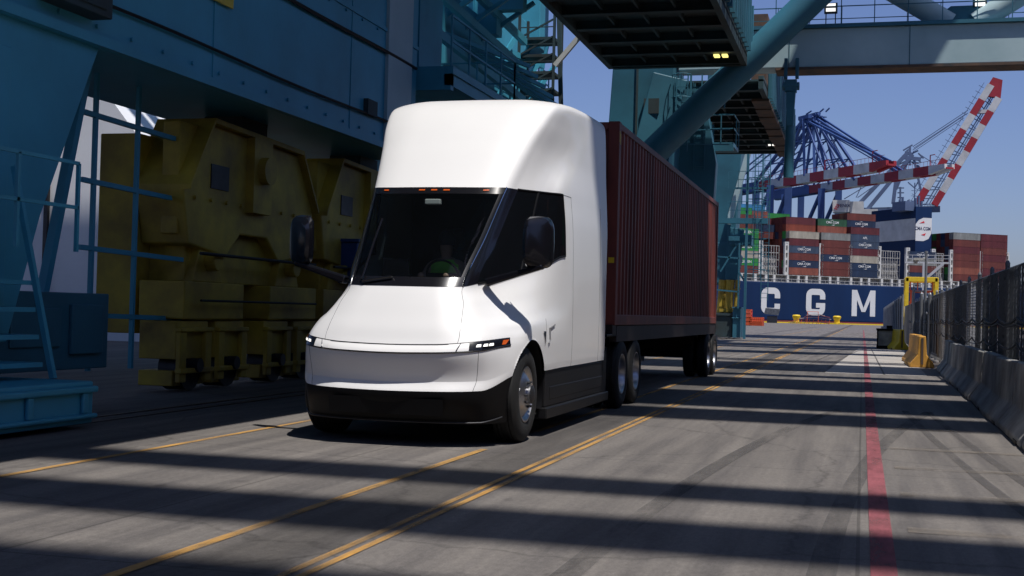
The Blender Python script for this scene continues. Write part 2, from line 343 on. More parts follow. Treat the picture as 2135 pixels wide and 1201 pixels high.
# rows of (half width, y, z); columns centre, mid, corner, behind corner, ..., window rear, shut line, cab back
K = [
 [(0,12.36,.24),(.5,12.39,.24),(.92,12.53,.24),(1.12,12.88,.25),(1.19,13.22,.26),(1.22,13.95,.27),(1.22,14.90,.27),(1.22,15.24,.27),(1.22,17.3,.27)],
 [(0,12.17,.57),(.5,12.21,.575),(.955,12.42,.59),(1.165,12.84,.73),(1.235,13.20,.75),(1.24,13.95,.75),(1.24,14.90,.76),(1.24,15.24,.76),(1.24,17.3,.77)],
 [(0,12.225,.66),(.5,12.26,.67),(.965,12.46,.69),(1.175,12.86,.80),(1.24,13.20,.82),(1.245,13.95,.82),(1.245,14.90,.83),(1.245,15.24,.83),(1.245,17.3,.83)],
 [(0,12.14,.955),(.5,12.18,.965),(.955,12.40,1.00),(1.14,12.82,1.04),(1.235,13.20,1.05),(1.245,13.95,1.05),(1.25,14.90,1.05),(1.25,15.24,1.05),(1.25,17.3,1.05)],
 [(0,12.21,1.035),(.5,12.24,1.045),(.945,12.44,1.09),(1.12,12.84,1.125),(1.225,13.22,1.14),(1.24,13.95,1.14),(1.25,14.90,1.14),(1.25,15.24,1.14),(1.25,17.3,1.14)],
 [(0,12.30,1.20),(.47,12.32,1.20),(.885,12.50,1.215),(1.08,12.90,1.235),(1.21,13.32,1.25),(1.225,13.98,1.28),(1.245,14.90,1.30),(1.25,15.24,1.3),(1.25,17.3,1.3)],
 [(0,12.38,1.33),(.43,12.40,1.33),(.805,12.57,1.34),(.95,12.90,1.35),(1.12,13.35,1.37),(1.185,14.02,1.42),(1.235,14.90,1.46),(1.25,15.24,1.46),(1.25,17.3,1.46)],
 [(0,12.46,1.46),(.40,12.48,1.46),(.725,12.64,1.47),(.835,12.91,1.49),(1.01,13.42,1.54),(1.145,14.10,1.64),(1.225,14.90,1.73),(1.245,15.24,1.73),(1.25,17.3,1.72)],
 [(0,12.58,1.64),(.36,12.60,1.64),(.63,12.73,1.65),(.73,12.93,1.69),(.94,13.60,1.79),(1.115,14.25,1.93),(1.215,14.90,2.08),(1.24,15.24,2.08),(1.25,17.3,2.05)],
 [(0,13.06,2.20),(.41,13.09,2.20),(.705,13.24,2.20),(.80,13.43,2.22),(.96,13.95,2.28),(1.10,14.42,2.36),(1.20,14.90,2.44),(1.225,15.24,2.45),(1.25,17.3,2.45)],
 [(0,13.60,2.78),(.47,13.63,2.78),(.785,13.76,2.79),(.865,13.95,2.79),(.985,14.30,2.80),(1.08,14.60,2.81),(1.165,14.90,2.82),(1.19,15.24,2.82),(1.235,17.3,2.82)],
 [(0,14.04,3.29),(.52,14.07,3.29),(.885,14.21,3.28),(.955,14.42,3.28),(1.03,14.82,3.28),(1.085,15.16,3.28),(1.13,15.50,3.28),(1.155,15.82,3.3),(1.21,17.3,3.3)],
 [(0,14.42,3.68),(.56,14.45,3.68),(.985,14.58,3.64),(1.04,14.79,3.64),(1.085,15.18,3.64),(1.115,15.52,3.64),(1.14,15.87,3.64),(1.16,16.20,3.64),(1.20,17.3,3.64)],
 [(0,14.76,3.91),(.60,14.79,3.91),(1.03,14.92,3.88),(1.08,15.14,3.89),(1.11,15.50,3.92),(1.13,15.80,3.93),(1.145,16.10,3.94),(1.155,16.40,3.945),(1.18,17.3,3.95)],
 [(0,15.04,4.005),(.57,15.07,4.005),(.95,15.22,3.985),(1.00,15.44,4.0),(1.04,15.76,4.02),(1.06,16.05,4.03),(1.075,16.30,4.035),(1.085,16.55,4.04),(1.11,17.3,4.045)],
 [(0,15.6,4.06),(.001,15.68,4.06),(.001,15.85,4.06),(.001,16.0,4.06),(.001,16.2,4.07),(.001,16.4,4.07),(.001,16.6,4.075),(.001,16.8,4.08),(.001,17.3,4.085)],
]
K = np.array(K); NR, NC = K.shape[:2]
uc = np.concatenate([[0], np.cumsum(np.mean(np.linalg.norm(np.diff(K, axis=1), axis=2), axis=0))])
vr = np.concatenate([[0], np.cumsum(np.mean(np.linalg.norm(np.diff(K, axis=0), axis=2), axis=1))])
def usamp(a, b, step=.045):
    r = [uc[a]]
    for i in range(a, b):
        n = max(1, int(math.ceil((uc[i+1]-uc[i])/step))); r += list(np.linspace(uc[i], uc[i+1], n+1)[1:])
    return np.array(r)
def vsamp(a, b, step=.045):
    r = [vr[a]]
    for i in range(a, b):
        n = max(1, int(math.ceil((vr[i+1]-vr[i])/step))); r += list(np.linspace(vr[i], vr[i+1], n+1)[1:])
    return np.array(r)
# mirrored columns so that the nose is smooth over the centre line
Km = np.concatenate([K[:, :0:-1]*np.array([-1, 1, 1]), K], axis=1); ucm = np.concatenate([-uc[:0:-1], uc])
def surf(us, vs):
    rows = np.array([pchip(ucm, Km[r])(np.asarray(us)) for r in range(NR)])     # NR x U x 3
    out = np.empty((len(vs), len(us), 3))
    for j in range(len(us)): out[:, j] = pchip(vr, rows[:, j])(vs)
    return out
AY, AZ, AR = 13.33, .52, .585
ACY = 13.375
def panel(name, c0, c1, r0, r1, mt, parent, off=0.0, arch=False, both=False, side=1, label=None, sub=None, step=.045):
    """surface patch between key columns c0..c1 and rows r0..r1; negative c0 means mirrored through the nose"""
    if arch: step = .028
    if c0 < 0: us = np.concatenate([-usamp(0, -c0, step)[:0:-1], usamp(0, c1, step)])
    else: us = usamp(c0, c1, step)
    if sub: us = us[(us >= sub[0]) & (us <= sub[1])]
    vs = vsamp(r0, r1, step); P = surf(us*side, vs)
    b = MB(); n = len(us); m_ = len(vs); P = P.reshape(-1, 3).copy()
    if off:
        Q = P.reshape(m_, n, 3); du = np.gradient(Q, axis=1); dv = np.gradient(Q, axis=0); N = np.cross(du, dv)
        N /= (np.linalg.norm(N, axis=2)[..., None]+1e-9); N *= (1 if side > 0 else -1); Q = Q+N*off; P = Q.reshape(-1, 3)
    fs = [(j*n+i, j*n+i+1, (j+1)*n+i+1, (j+1)*n+i) for j in range(m_-1) for i in range(n-1)]
    if arch:
        r = np.hypot(P[:, 1]-ACY, P[:, 2]-AZ); ins = (r < AR) & (np.abs(P[:, 0]) > .8)
        fs = [f for f in fs if not all(ins[k] for k in f)]
        used = {k for f in fs for k in f}
        for k in used:
            if ins[k] and r[k] > 1e-6: P[k, 1] = ACY+(P[k, 1]-ACY)*AR/r[k]; P[k, 2] = AZ+(P[k, 2]-AZ)*AR/r[k]
    P[:, 0] += CX
    used = sorted({k for f in fs for k in f}); mp = {k: i for i, k in enumerate(used)}
    b.add([P[k] for k in used], [tuple(mp[k] for k in f) for f in fs])
    o = b.build(name, mt, parent, smooth=True, label=label)
    for p in o.data.polygons: p.use_smooth = True
    bm = bmesh.new(); bm.from_mesh(o.data); bmesh.ops.remove_doubles(bm, verts=bm.verts, dist=.0006)
    for e in bm.edges: e.smooth = True
    bm.to_mesh(o.data); bm.free()
    return o
def spt(u, v, off=0.004):
    e = .01; A = surf([u-e, u, u+e], [v-e, v, v+e]); N = np.cross(A[1, 2]-A[1, 0], A[2, 1]-A[0, 1]); N /= np.linalg.norm(N)
    p = A[1, 1]+N*off; return Vector((p[0]+CX, p[1], p[2]))
def sline(pts, r, name, mt, parent, n=14, off=.002):
    """thin bead that follows the body surface through (u,v) points"""
    b = MB(); P = []
    for (u0, v0), (u1, v1) in zip(pts[:-1], pts[1:]):
        for k in range(n+1):
            t = k/n; P.append(spt(u0+(u1-u0)*t, v0+(v1-v0)*t, off))
    b.path(P, r, 6); return b.build(name, mt, parent, smooth=True)

def band(name, u0, u1, v0, v1, mt, parent, off=.004, nu=24, nv=3):
    us = np.linspace(u0, u1, nu); vs = np.linspace(v0, v1, nv); Q = surf(us, vs)
    du_ = np.gradient(Q, axis=1); dv_ = np.gradient(Q, axis=0); N = np.cross(du_, dv_); N /= (np.linalg.norm(N, axis=2)[..., None]+1e-9)
    Q = (Q+N*off).reshape(-1, 3); Q[:, 0] += CX; b = MB()
    b.add(list(Q), [(j*nu+i, j*nu+i+1, (j+1)*nu+i+1, (j+1)*nu+i) for j in range(nv-1) for i in range(nu-1)])
    return b.build(name, mt, parent, smooth=True)
truck = thing('semi_truck', 'white cab-over electric semi truck with dark windshield driving in the sunlit lane', 'truck', (CX, 15, 0))
TI = Matrix.Translation((-CX, -15, 0))
def under(o):                      # children built in world coordinates
    pass
truck.location = (0, 0, 0)
hood = panel('hood', -2, 2, 4, 8, 'paint', truck)
for sd in (1, -1):
    panel('fender', 2, 5, 4, 8, 'paint', truck, arch=True, side=sd)
    cp = panel('door', 5, 7, 2, 8, 'paint', truck, arch=True, side=sd)
    panel('cab_side', 7, 8, 2, 10, 'paint', truck, side=sd)
    panel('door_pillar', 6, 7, 8, 10, 'paint', truck, side=sd)
    panel('fender_lower', 3, 5, 2, 4, 'paint', truck, arch=True, side=sd)
    panel('sill_panel', 4, 8, 1, 2, 'paint', truck, arch=True, side=sd)
panel('bumper', -3, 3, 2, 3, 'paint', truck, arch=True)
bl = panel('bumper_lower', -3, 3, 1, 2, 'paint', truck, arch=True)
panel('front_valance', -4, 4, 0, 1, 'trim_black', truck, arch=True)
panel('valance_corner', 3, 4, 1, 2, 'trim_black', truck, arch=True); panel('valance_corner', 3, 4, 1, 2, 'trim_black', truck, arch=True, side=-1)
# light bar
lbar = panel('light_bar', -2, 2, 3, 4, 'paint', truck, off=.004)
ub, vb = uc[2], None
for sd in (1, -1):
    sline([(sd*uc[0], vr[3]), (sd*uc[1], vr[3]), (sd*uc[2], vr[3]), (sd*(uc[3]-.0), vr[3]+.02)], .0085, 'light_bar_trim', 'gloss_black', lbar)
    sline([(sd*uc[0], vr[4]), (sd*uc[1], vr[4]), (sd*uc[2], vr[4]), (sd*(uc[3]-.0), vr[4])], .0085, 'light_bar_trim', 'gloss_black', lbar)
    sline([(sd*(uc[2]-.22), vr[3]), (sd*(uc[2]-.19), vr[4])], .0085, 'light_bar_trim', 'gloss_black', lbar)
    hl = panel('headlight', 2, 3, 3, 4, 'gloss_black', truck, off=.006, side=sd)
    wh = panel('lamp_cover', 1, 2, 3, 4, 'paint', hl, off=.008, side=sd, sub=(uc[2]-.30, uc[2]-.12))
    du = uc[3]-uc[2]; dv = vr[4]-vr[3]
    band('lamp_housing', sd*(uc[2]-.12) if sd > 0 else sd*uc[2], sd*uc[2] if sd > 0 else sd*(uc[2]-.12), vr[3]+.006, vr[4]-.004, 'gloss_black', hl, off=.010, nu=6, nv=3)
    b = MB()
    for fu in (-.20, .02, .20):
        P_ = [spt(sd*(uc[2]+du*(fu+q*.15)), vr[3]+dv*w_, .014) for q, w_ in ((0, .36), (1, .36), (1.03, .62), (.2, .62))]
        b.add(P_, [(0, 1, 2, 3)])
    b.build('projector', 'lens', hl)
    b = MB(); P_ = [spt(sd*(uc[2]+du*q), vr[3]+dv*w_, .014) for q, w_ in ((.62, .3), (.76, .3), (.93, .8), (.68, .8))]
    b.add(P_, [(0, 1, 2, 3)])
    b.build('turn_signal', 'amber', hl)
# fairing / roof
panel('roof_fairing', -8, 8, 10, 15, 'paint', truck, step=.06)
# glazing
ws = panel('windshield', -2, 2, 8, 10, 'glass', truck, off=.002)
bd = MB()
for r0, r1, nm in ((6, 6, 'b'), (8, 8, 't')): pass
band('frit_band', -uc[2], uc[2], vr[8], vr[8]+.12, 'gloss_black', ws)
band('frit_band', -uc[2], uc[2], vr[10]-.09, vr[10], 'gloss_black', ws)
band('frit_band', uc[2]-.08, uc[2], vr[8]+.12, vr[10]-.09, 'gloss_black', ws, nv=14, nu=4)
band('frit_band', -uc[2], -uc[2]+.08, vr[8]+.12, vr[10]-.09, 'gloss_black', ws, nv=14, nu=4)
for xx in (-.60, -.14, 0, .14, .60): band('clearance_lamp', xx-.035, xx+.035, vr[10]-.055, vr[10]-.038, 'amber', ws, off=.012, nu=4, nv=2)
b = MB(); b.box((CX-.09, 13.50, 2.58), (CX+.09, 13.58, 2.64)); b.build('camera_pod', 'offwhite', ws, bevel=.01)
for sd in (1, -1):
    ap = panel('a_pillar', 2, 3, 8, 10, 'gloss_black', truck, off=.004, side=sd)
    sline([(sd*uc[2], vr[8]), (sd*uc[2], vr[9]), (sd*uc[2], vr[10])], .009, 'pillar_bead', 'chrome', ap, off=.006)
    sw = panel('side_window', 3, 6, 8, 10, 'sideglass', truck, off=.002, side=sd)
    sline([(sd*uc[3], vr[8]), (sd*uc[4], vr[8]), (sd*uc[5], vr[8]), (sd*uc[6], vr[8]), (sd*uc[6], vr[9]), (sd*uc[6], vr[10]), (sd*uc[5], vr[10]), (sd*uc[3], vr[10])], .012, 'window_seal', 'trim_black', sw, off=.002)
    sline([(sd*(uc[4]+.1), vr[8]), (sd*(uc[4]+.1), vr[9]), (sd*(uc[4]+.1), vr[10])], .014, 'window_divider', 'trim_black', sw, off=.0)
    # shut lines
    sline([(sd*uc[7], vr[1]), (sd*uc[7], vr[4]), (sd*uc[7], vr[8]), (sd*uc[7], vr[10]), (sd*(uc[6]+.0), vr[10])], .0032, 'shut_line', 'paintline', truck, off=.0)
    sline([(sd*(uc[7]+1.35), vr[1]), (sd*(uc[7]+1.35), vr[6]), (sd*(uc[7]+1.35), vr[10])], .003, 'shut_line', 'paintline', truck, off=.0)
    sline([(sd*uc[5], vr[2]+.28), (sd*(uc[5]+.02), vr[6]-.1)], .0035, 'shut_line', 'paintline', truck, off=.0)
    sline([(sd*(uc[2]), vr[8]), (sd*(uc[2]-.13), vr[6]), (sd*(uc[2]-.22), vr[4])], .003, 'hood_seam', 'paintline', truck, off=.0)
    sline([(sd*(uc[2]-.03), vr[3]), (sd*(uc[2]-.08), vr[1])], .003, 'bumper_seam', 'paintline', truck, off=.0)
    # recessed scoop at the lower bumper corner
    b = MB(); P_ = [spt(sd*u, v, .004) for u, v in ((uc[2]-.28, vr[2]-.005), (uc[3]-.02, vr[2]+.0), (uc[3]-.06, vr[1]+.01), (uc[2]+.02, vr[1]+.0))]
    # marker / handle on the lower door
    hb = MB(); p0 = spt(sd*(uc[5]+.02), vr[4]+.05, .01); p1 = spt(sd*(uc[5]+.24), vr[4]+.12, .012)
    hb.path([spt(sd*(uc[5]+.26), vr[4]+.13, .008), spt(sd*(uc[5]+.10), vr[4]+.09, .010), spt(sd*(uc[5]+.10), vr[4]-.05, .010), spt(sd*(uc[5]+.06), vr[4]-.09, .008)], .009, 6)
    hb.build('door_handle', 'paintline', cp if sd < 0 else truck, smooth=True)
    mbk = MB(); P_ = [spt(sd*(uc[5]+q), vr[4]+w_, .008) for q, w_ in ((-.09, .06), (-.01, .055), (-.02, .0), (-.05, -.12), (-.06, -.0))]
    mbk.add(P_, [(0, 1, 2, 4), (4, 2, 3)]); mbk.build('side_marker', 'gloss_black', truck)
    # arch liner and flare
    lb = MB(); prof = []
    n = 40
    vs_ = []; 
    for k in range(n+1):
        a = R_(-20+222*k/n)
        for (ww, rr) in ((1.215 if k < 24 else 1.06, AR-.002), (1.05, AR-.02), (.62, AR-.02)):
            vs_.append((CX+sd*ww, ACY+rr*math.cos(a), AZ+rr*math.sin(a)))
    lb.add(vs_, [(3*k+i, 3*k+i+1, 3*k+i+4, 3*k+i+3) for k in range(n) for i in (0, 1)])
    lb.box((CX+sd*.60, ACY-.6, .3), (CX+sd*.62, ACY+.6, 1.12))
    lb.build('wheel_arch_liner', 'trim_black', truck, smooth=True)
    # black skirt and step
    sk = MB(); sk.box((CX+sd*1.0, 14.0, .33), (CX+sd*1.225, 17.35, .755)); sk.box((CX+sd*1.0, 14.22, .40), (CX+sd*1.228, 17.30, .56))
    sk.add([(CX+sd*1.23, 17.30, .755), (CX+sd*1.23, 17.55, .95), (CX+sd*1.23, 17.55, .33), (CX+sd*1.23, 17.30, .33),
            (CX+sd*1.0, 17.30, .755), (CX+sd*1.0, 17.55, .95), (CX+sd*1.0, 17.55, .33), (CX+sd*1.0, 17.30, .33)], [(0,1,2,3),(7,6,5,4),(0,4,5,1),(1,5,6,2),(2,6,7,3)])
    sk.build('side_skirt', 'skirt', truck, bevel=.012)
    st = MB(); st.box((CX+sd*1.0, 13.98, .20), (CX+sd*1.26, 17.6, .33)); st.build('side_step', 'skirt', truck, bevel=.015)
    # mirror
    def mp(x, y, z): return (CX+sd*x, y, z)
    mh = MB(); N_ = 20; prof = []
    for k in range(N_):
        a = 2*math.pi*k/N_; cx_, cz_ = math.cos(a), math.sin(a); e = .5
        prof.append((math.copysign(abs(cx_)**e, cx_)*.155, math.copysign(abs(cz_)**(.45 if cz_ < 0 else .6), cz_)*.275))
    vs_ = []
    for (yy, sc) in ((-.075, .70), (-.05, .92), (0, 1), (.05, 1.0), (.055, .93)):
        vs_ += [mp(1.355+p[0]*sc+ (.0), 13.02+yy+ p[0]*.35, 2.14+p[1]*(sc if yy < 0 else (1 if sc == 1 else .95))) for p in prof]
    mh.add(vs_, [tuple(range(N_))]+[(q*N_+i, q*N_+(i+1) % N_, (q+1)*N_+(i+1) % N_, (q+1)*N_+i) for q in range(4) for i in range(N_)]+[tuple(range(4*N_, 5*N_))])
    mo = mh.build('mirror', 'gloss_black', truck, smooth=True)
    ar = MB(); ar.bar(mp(1.42, 13.02, 1.885), mp(.80, 13.02, 1.70), .10, .055, w2=.14, h2=.09); ar.build('mirror_arm', 'gloss_black', mo, bevel=.02)
    mg = MB(); mg.box(mp(1.24, 13.085, 1.93), mp(1.46, 13.09, 2.36)); mg.build('mirror_glass', 'chrome', mo)
# wipers
for a_, b_, c_ in (((-.58, .04), (-.15, .10), .012), ((-.60, .06), (-.53, .75), .010), ((.56, .03), (.02, .07), .008)):
    if a_[0] > 0: continue
    sline([(a_[0], vr[8]+a_[1]), (b_[0], vr[8]+b_[1])], .013, 'wiper', 'gloss_black', truck, off=.03)
# lip line on the valance
for sd in (1, -1):
    sline([(0, vr[0]+.03), (sd*uc[1], vr[0]+.03), (sd*(uc[2]), vr[0]+.035), (sd*(uc[2]+.2), vr[0]+.07)], .008, 'valance_lip', 'dark_steel', truck, off=.02)
b = MB(); b.add([(CX-.62, 12.225, .33), (CX+.62, 12.225, .33), (CX+.62, 12.195, .5), (CX-.62, 12.195, .5)], [(0, 1, 2, 3)])
for k in range(9): b.bar((CX-.6, 12.262-.0035*k*1.6, .33+.018*k), (CX+.6, 12.262-.0035*k*1.6, .33+.018*k), .012, .006)
b.build('intake_grille', 'trim_black', truck)
# interior
b = MB(); b.box((CX-.72, 13.15, 1.50), (CX+.72, 13.75, 1.72)); b.box((CX-.60, 12.95, 1.50), (CX+.60, 13.15, 1.68)); b.build('dashboard', 'dash', truck, bevel=.03)
b = MB(); b.box((CX-1.1, 15.9, 1.1), (CX+1.1, 15.95, 3.6)); b.box((CX-1.1, 13.4, 1.1), (CX+1.1, 15.9, 1.15)); b.box((CX-.95, 14.35, 2.86), (CX+.95, 15.9, 2.9)); b.build('cab_interior', 'interior', truck)
b = MB(); b.box((CX-.32, 14.15, 1.25), (CX+.22, 14.6, 1.45)); b.box((CX-.32, 14.42, 1.4), (CX+.2, 14.6, 2.12)); b.box((CX-.19, 14.45, 2.14), (CX+.07, 14.56, 2.38)); b.build('driver_seat', 'interior', truck, bevel=.05)
for sd in (1, -1):
    b = MB(); b.box((CX+sd*.34, 13.72, 1.74), (CX+sd*.66, 13.76, 1.98)); b.build('touchscreen', 'gloss_black', truck, bevel=.01)
b = MB(); pts = [(CX+.19*math.cos(a), 13.93-.06*math.sin(a), 1.80+.17*math.sin(a)) for a in np.linspace(0, 2*math.pi, 25)]; b.path(pts, .014, 6); b.bar((CX-.18, 13.93, 1.8), (CX+.18, 13.93, 1.8), .05); b.build('steering_wheel', 'interior', truck)
# cab back, frame
b = MB(); us = [uc[8]]; ring = surf([uc[8]], vsamp(1, 15, .08))[:, 0]
vsb = [(CX+p[0], p[1]-.01, p[2]) for p in ring]+[(CX-p[0], p[1]-.01, p[2]) for p in ring[::-1]]
b.add(vsb, [tuple(range(len(vsb)))]); b.build('cab_back', 'paint', truck)
b = MB()
for sd in (1, -1): b.box((CX+sd*.30, 12.8, .62), (CX+sd*.44, 20.9, .92))
for yy in (13.33, 18.9, 20.15): b.tube((CX-1.0, yy, .51), (CX+1.0, yy, .51), .09)
b.box((CX-.85, 12.75, .26), (CX+.85, 17.6, .5)); b.box((CX-.55, 18.6, .92), (CX+.55, 20.4, 1.12)); b.build('frame', 'chassis', truck, bevel=.01)
b = MB(); b.box((CX-1.0, 17.45, 1.0), (CX+1.0, 17.6, 3.9)); b.box((CX-1.15, 17.3, .5), (CX+1.15, 17.45, 3.95)); b.build('cab_rear_panel', 'trim_black', truck)

def tyre_prof(w_, R=.515, r=.30):
    h = w_/2
    return [(h-.03, r-.01), (h-.005, r+.03), (h, R-.12), (h-.012, R-.045), (h-.04, R-.008), (h-.075, R), (h-.076, R-.014), (h-.09, R-.014), (h-.091, R), (.03, R), (.028, R-.014), (-.028, R-.014), (-.03, R), (-h+.091, R), (-h+.09, R-.014), (-h+.076, R-.014), (-h+.075, R), (-h+.04, R-.008), (-h+.012, R-.045), (-h, R-.12), (-h+.005, r+.03), (-h+.03, r-.01)]
def make_wheel(kind, parent, x, y, sd, R=.515):
    """kind: 'steer' convex disc; 'drive' deep dish. x is the outer face"""
    w_ = .30 if kind == 'steer' else .26
    cx = x-sd*w_/2
    wl = bpy.data.objects.new('wheel', None); COL.objects.link(wl); wl.parent = parent; wl.location = (cx, y, R)
    def bld(prof, nm, mt):
        m_ = MB(); m_.lathe([(t*sd, r) for t, r in prof], (0, 0, 0)); return m_.build(nm, mt, wl, smooth=True)
    t1 = bld(tyre_prof(w_, R), 'tyre', 'tyre')
    h = w_/2
    if kind == 'steer':
        bld([(h-.03, .298), (h-.012, .302), (h-.012, .285), (h-.035, .27), (h-.05, .25), (h-.03, .22), (h+.0, .17), (h+.012, .13), (h+.015, .105), (h+.016, .10), (h+.05, .098), (h+.055, .085), (h+.055, .0)], 'rim', 'steel')
        hb_ = MB()
        for k in range(10):
            a = 2*math.pi*k/10; hb_.tube((sd*(h+.012), .135*math.cos(a), .135*math.sin(a)), (sd*(h+.04), .135*math.cos(a), .135*math.sin(a)), .014, 6)
        hb_.lathe([(sd*(h+.055), .10), (sd*(h+.075), .06), (sd*(h+.078), .0)], (0, 0, 0), n=24); hb_.build('hub', 'dark_steel', wl, smooth=True)
    else:
        bld([(h-.03, .298), (h-.012, .302), (h-.012, .285), (h-.03, .27), (-h+.10, .262), (-h+.09, .25), (-h+.085, .11), (-h+.14, .10), (-h+.18, .09), (-h+.185, 0)], 'rim', 'steel')
        hb_ = MB()
        for k in range(10):
            a = 2*math.pi*k/10; hb_.tube((sd*(-h+.08), .17*math.cos(a), .17*math.sin(a)), (sd*(-h+.12), .17*math.cos(a), .17*math.sin(a)), .014, 6)
        hb_.build('hub', 'dark_steel', wl, smooth=True)
        m_ = MB(); m_.lathe([((t-w_-.05)*sd, r) for t, r in tyre_prof(w_, R)], (0, 0, 0)); m_.build('tyre', 'tyre', wl, smooth=True)
    return wl
for sd in (1, -1):
    make_wheel('steer', truck, CX+sd*1.20, AY, sd)
    for yy in (18.9, 20.12): make_wheel('drive', truck, CX+sd*1.22, yy, sd)
    b = MB(); b.box((CX+sd*.5, 17.7, 1.08), (CX+sd*1.2, 20.75, 1.12)); b.build('rear_mudguard', 'trim_black', truck, bevel=.01)

# driver (seated, hi-vis top), built as skinned figure
def skin_figure(name, joints, edges, radii, mt, sub=2):
    me = bpy.data.meshes.new(name); me.from_pydata(joints, edges, []); o = bpy.data.objects.new(name, me); COL.objects.link(o)
    sk = o.modifiers.new('skin', 'SKIN'); 
    me.skin_vertices.new() if not me.skin_vertices else None
    for i, r in enumerate(radii): me.skin_vertices[0].data[i].radius = (r, r)
    me.skin_vertices[0].data[0].use_root = True
    ss = o.modifiers.new('sub', 'SUBSURF'); ss.levels = sub; ss.render_levels = sub
    me.materials.append(M[mt]); return o
pj = [(0,0,0),(0,0,.2),(0,0,.42),(0,-.01,.52),(0,-.02,.60),(0,-.03,.74),
      (.19,0,.42),(.27,-.12,.20),(.17,-.42,.28),(.14,-.50,.30),(-.19,0,.42),(-.27,-.12,.20),(-.17,-.42,.28),(-.14,-.50,.30),
      (.10,-.05,-.02),(.13,-.45,0),(.13,-.55,-.4),(-.10,-.05,-.02),(-.13,-.45,0),(-.13,-.55,-.4)]
pe = [(0,1),(1,2),(2,3),(3,4),(4,5),(2,6),(6,7),(7,8),(8,9),(2,10),(10,11),(11,12),(12,13),(0,14),(14,15),(15,16),(0,17),(17,18),(18,19)]
pr = [.14,.13,.12,.055,.085,.075,.07,.05,.038,.035,.07,.05,.038,.035,.09,.07,.05,.09,.07,.05]
driver = skin_figure('person', pj, pe, pr, 'skin'); driver.location = (CX-.06, 14.25, 1.50)
tag(driver, 'driver in a green high visibility vest seated behind the truck windshield', 'person')
b = MB(); b.lathe([(0, .0)], (0, 0, 0))
vest = MB()
rings = [(-.02, .19, .15), (.15, .175, .15), (.32, .20, .14), (.43, .21, .12), (.49, .12, .09)]
N_ = 24; vs_ = []
for z_, rx, ry in rings: vs_ += [(rx*math.cos(2*math.pi*i/N_), ry*math.sin(2*math.pi*i/N_), z_) for i in range(N_)]
vest.add(vs_, [(q*N_+i, q*N_+(i+1) % N_, (q+1)*N_+(i+1) % N_, (q+1)*N_+i) for q in range(4) for i in range(N_)])
vest.build('vest', 'vest', driver, smooth=True)
hr = MB(); vs_ = []
for z_, r_ in ((.66, .098), (.72, .103), (.78, .095), (.83, .06), (.845, .01)): vs_ += [(r_*math.cos(2*math.pi*i/N_), -.015+r_*math.sin(2*math.pi*i/N_), z_) for i in range(N_)]
hr.add(vs_, [(q*N_+i, q*N_+(i+1) % N_, (q+1)*N_+(i+1) % N_, (q+1)*N_+i) for q in range(4) for i in range(N_)])
hr.build('hair', 'interior', driver, smooth=True)

# ------------------------------------------------------------------ trailer chassis and container
trailer = thing('container_trailer', 'dark skeletal trailer chassis with tandem axles under the maroon container', 'trailer')
b = MB()
for sd in (1, -1):
    b.box((CX+sd*.35, 18.2, .95), (CX+sd*.47, 31.5, 1.23))
for k in range(12): b.box((CX-1.05, 18.5+k*1.15, 1.08), (CX+1.05, 18.6+k*1.15, 1.23))
b.box((CX-1.2, 18.1, 1.10), (CX+1.2, 18.4, 1.25)); b.box((CX-1.2, 31.2, 1.02), (CX+1.2, 31.5, 1.25))
for yy in (30.1, 31.35): b.tube((CX-1, yy, .51), (CX+1, yy, .51), .08)
b.box((CX-.9, 29.6, .6), (CX+.9, 31.4, .95))
b.build('frame', 'chassis', trailer, bevel=.008)
b = MB(); b.box((CX+1.10, 18.4, 1.0), (CX+1.205, 31.3, 1.235)); b.box((CX-1.205, 18.4, 1.0), (CX-1.10, 31.3, 1.235)); b.build('side_rail', 'chassis', trailer)
for sd in (1, -1):
    b = MB(); b.box((CX+sd*.75, 22.0, .35), (CX+sd*.87, 22.15, 1.1)); b.box((CX+sd*.70, 21.95, .30), (CX+sd*.92, 22.2, .35)); b.build('landing_leg', 'dark_steel', trailer)
    for yy in (30.05, 31.28): make_wheel('drive', trailer, CX+sd*1.22, yy, sd)
    b = MB(); b.box((CX+sd*.62, 31.95, .25), (CX+sd*1.2, 31.965, .95)); b.build('mud_flap', 'offwhite', trailer)
    b = MB(); b.box((CX+sd*.8, 31.5, .98), (CX+sd*.95, 32.0, 1.05)); b.build('flap_bracket', 'dark_steel', trailer)

def corr(x, y0, y1, z0, z1, pitch=.278, d=.036, sd=1):
    """corrugated side wall as a strip in the plane x, bulging by d"""
    vs_ = []; n = int((y1-y0)/pitch); p = (y1-y0)/n; ys = []
    for k in range(n): ys += [(y0+p*k, 0), (y0+p*(k+.28), 0), (y0+p*(k+.46), 1), (y0+p*(k+.80), 1)]
    ys.append((y1, 0)); 
    for yy, o_ in ys: vs_ += [(x-sd*d*o_, yy, z0), (x-sd*d*o_, yy, z1)]
    return vs_, [(2*i, 2*i+2, 2*i+3, 2*i+1) for i in range(len(ys)-1)]
cont = thing('shipping_container', 'maroon corrugated forty foot shipping container on the trailer behind the white cab', 'container')
Y0, Y1, Z0, Z1 = 18.15, 31.35, 1.245, 4.20; HW = 1.22
for sd in (1, -1):
    b = MB(); v_, f_ = corr(CX+sd*(HW-.012), Y0+.16, Y1-.12, Z0+.15, Z1-.11, sd=sd); b.add(v_, f_); b.build('side_wall', 'box_red', cont)
b = MB(); 
for sd in (1, -1):
    b.box((CX+sd*(HW-.06), Y0+.16, Z1-.11), (CX+sd*HW, Y1-.12, Z1-.01)); b.box((CX+sd*(HW-.06), Y0+.16, Z0), (CX+sd*HW, Y1-.12, Z0+.155))
    for yy in (Y0, Y1-.16): b.box((CX+sd*(HW-.16), yy, Z0), (CX+sd*(HW+.003), yy+.16, Z1))
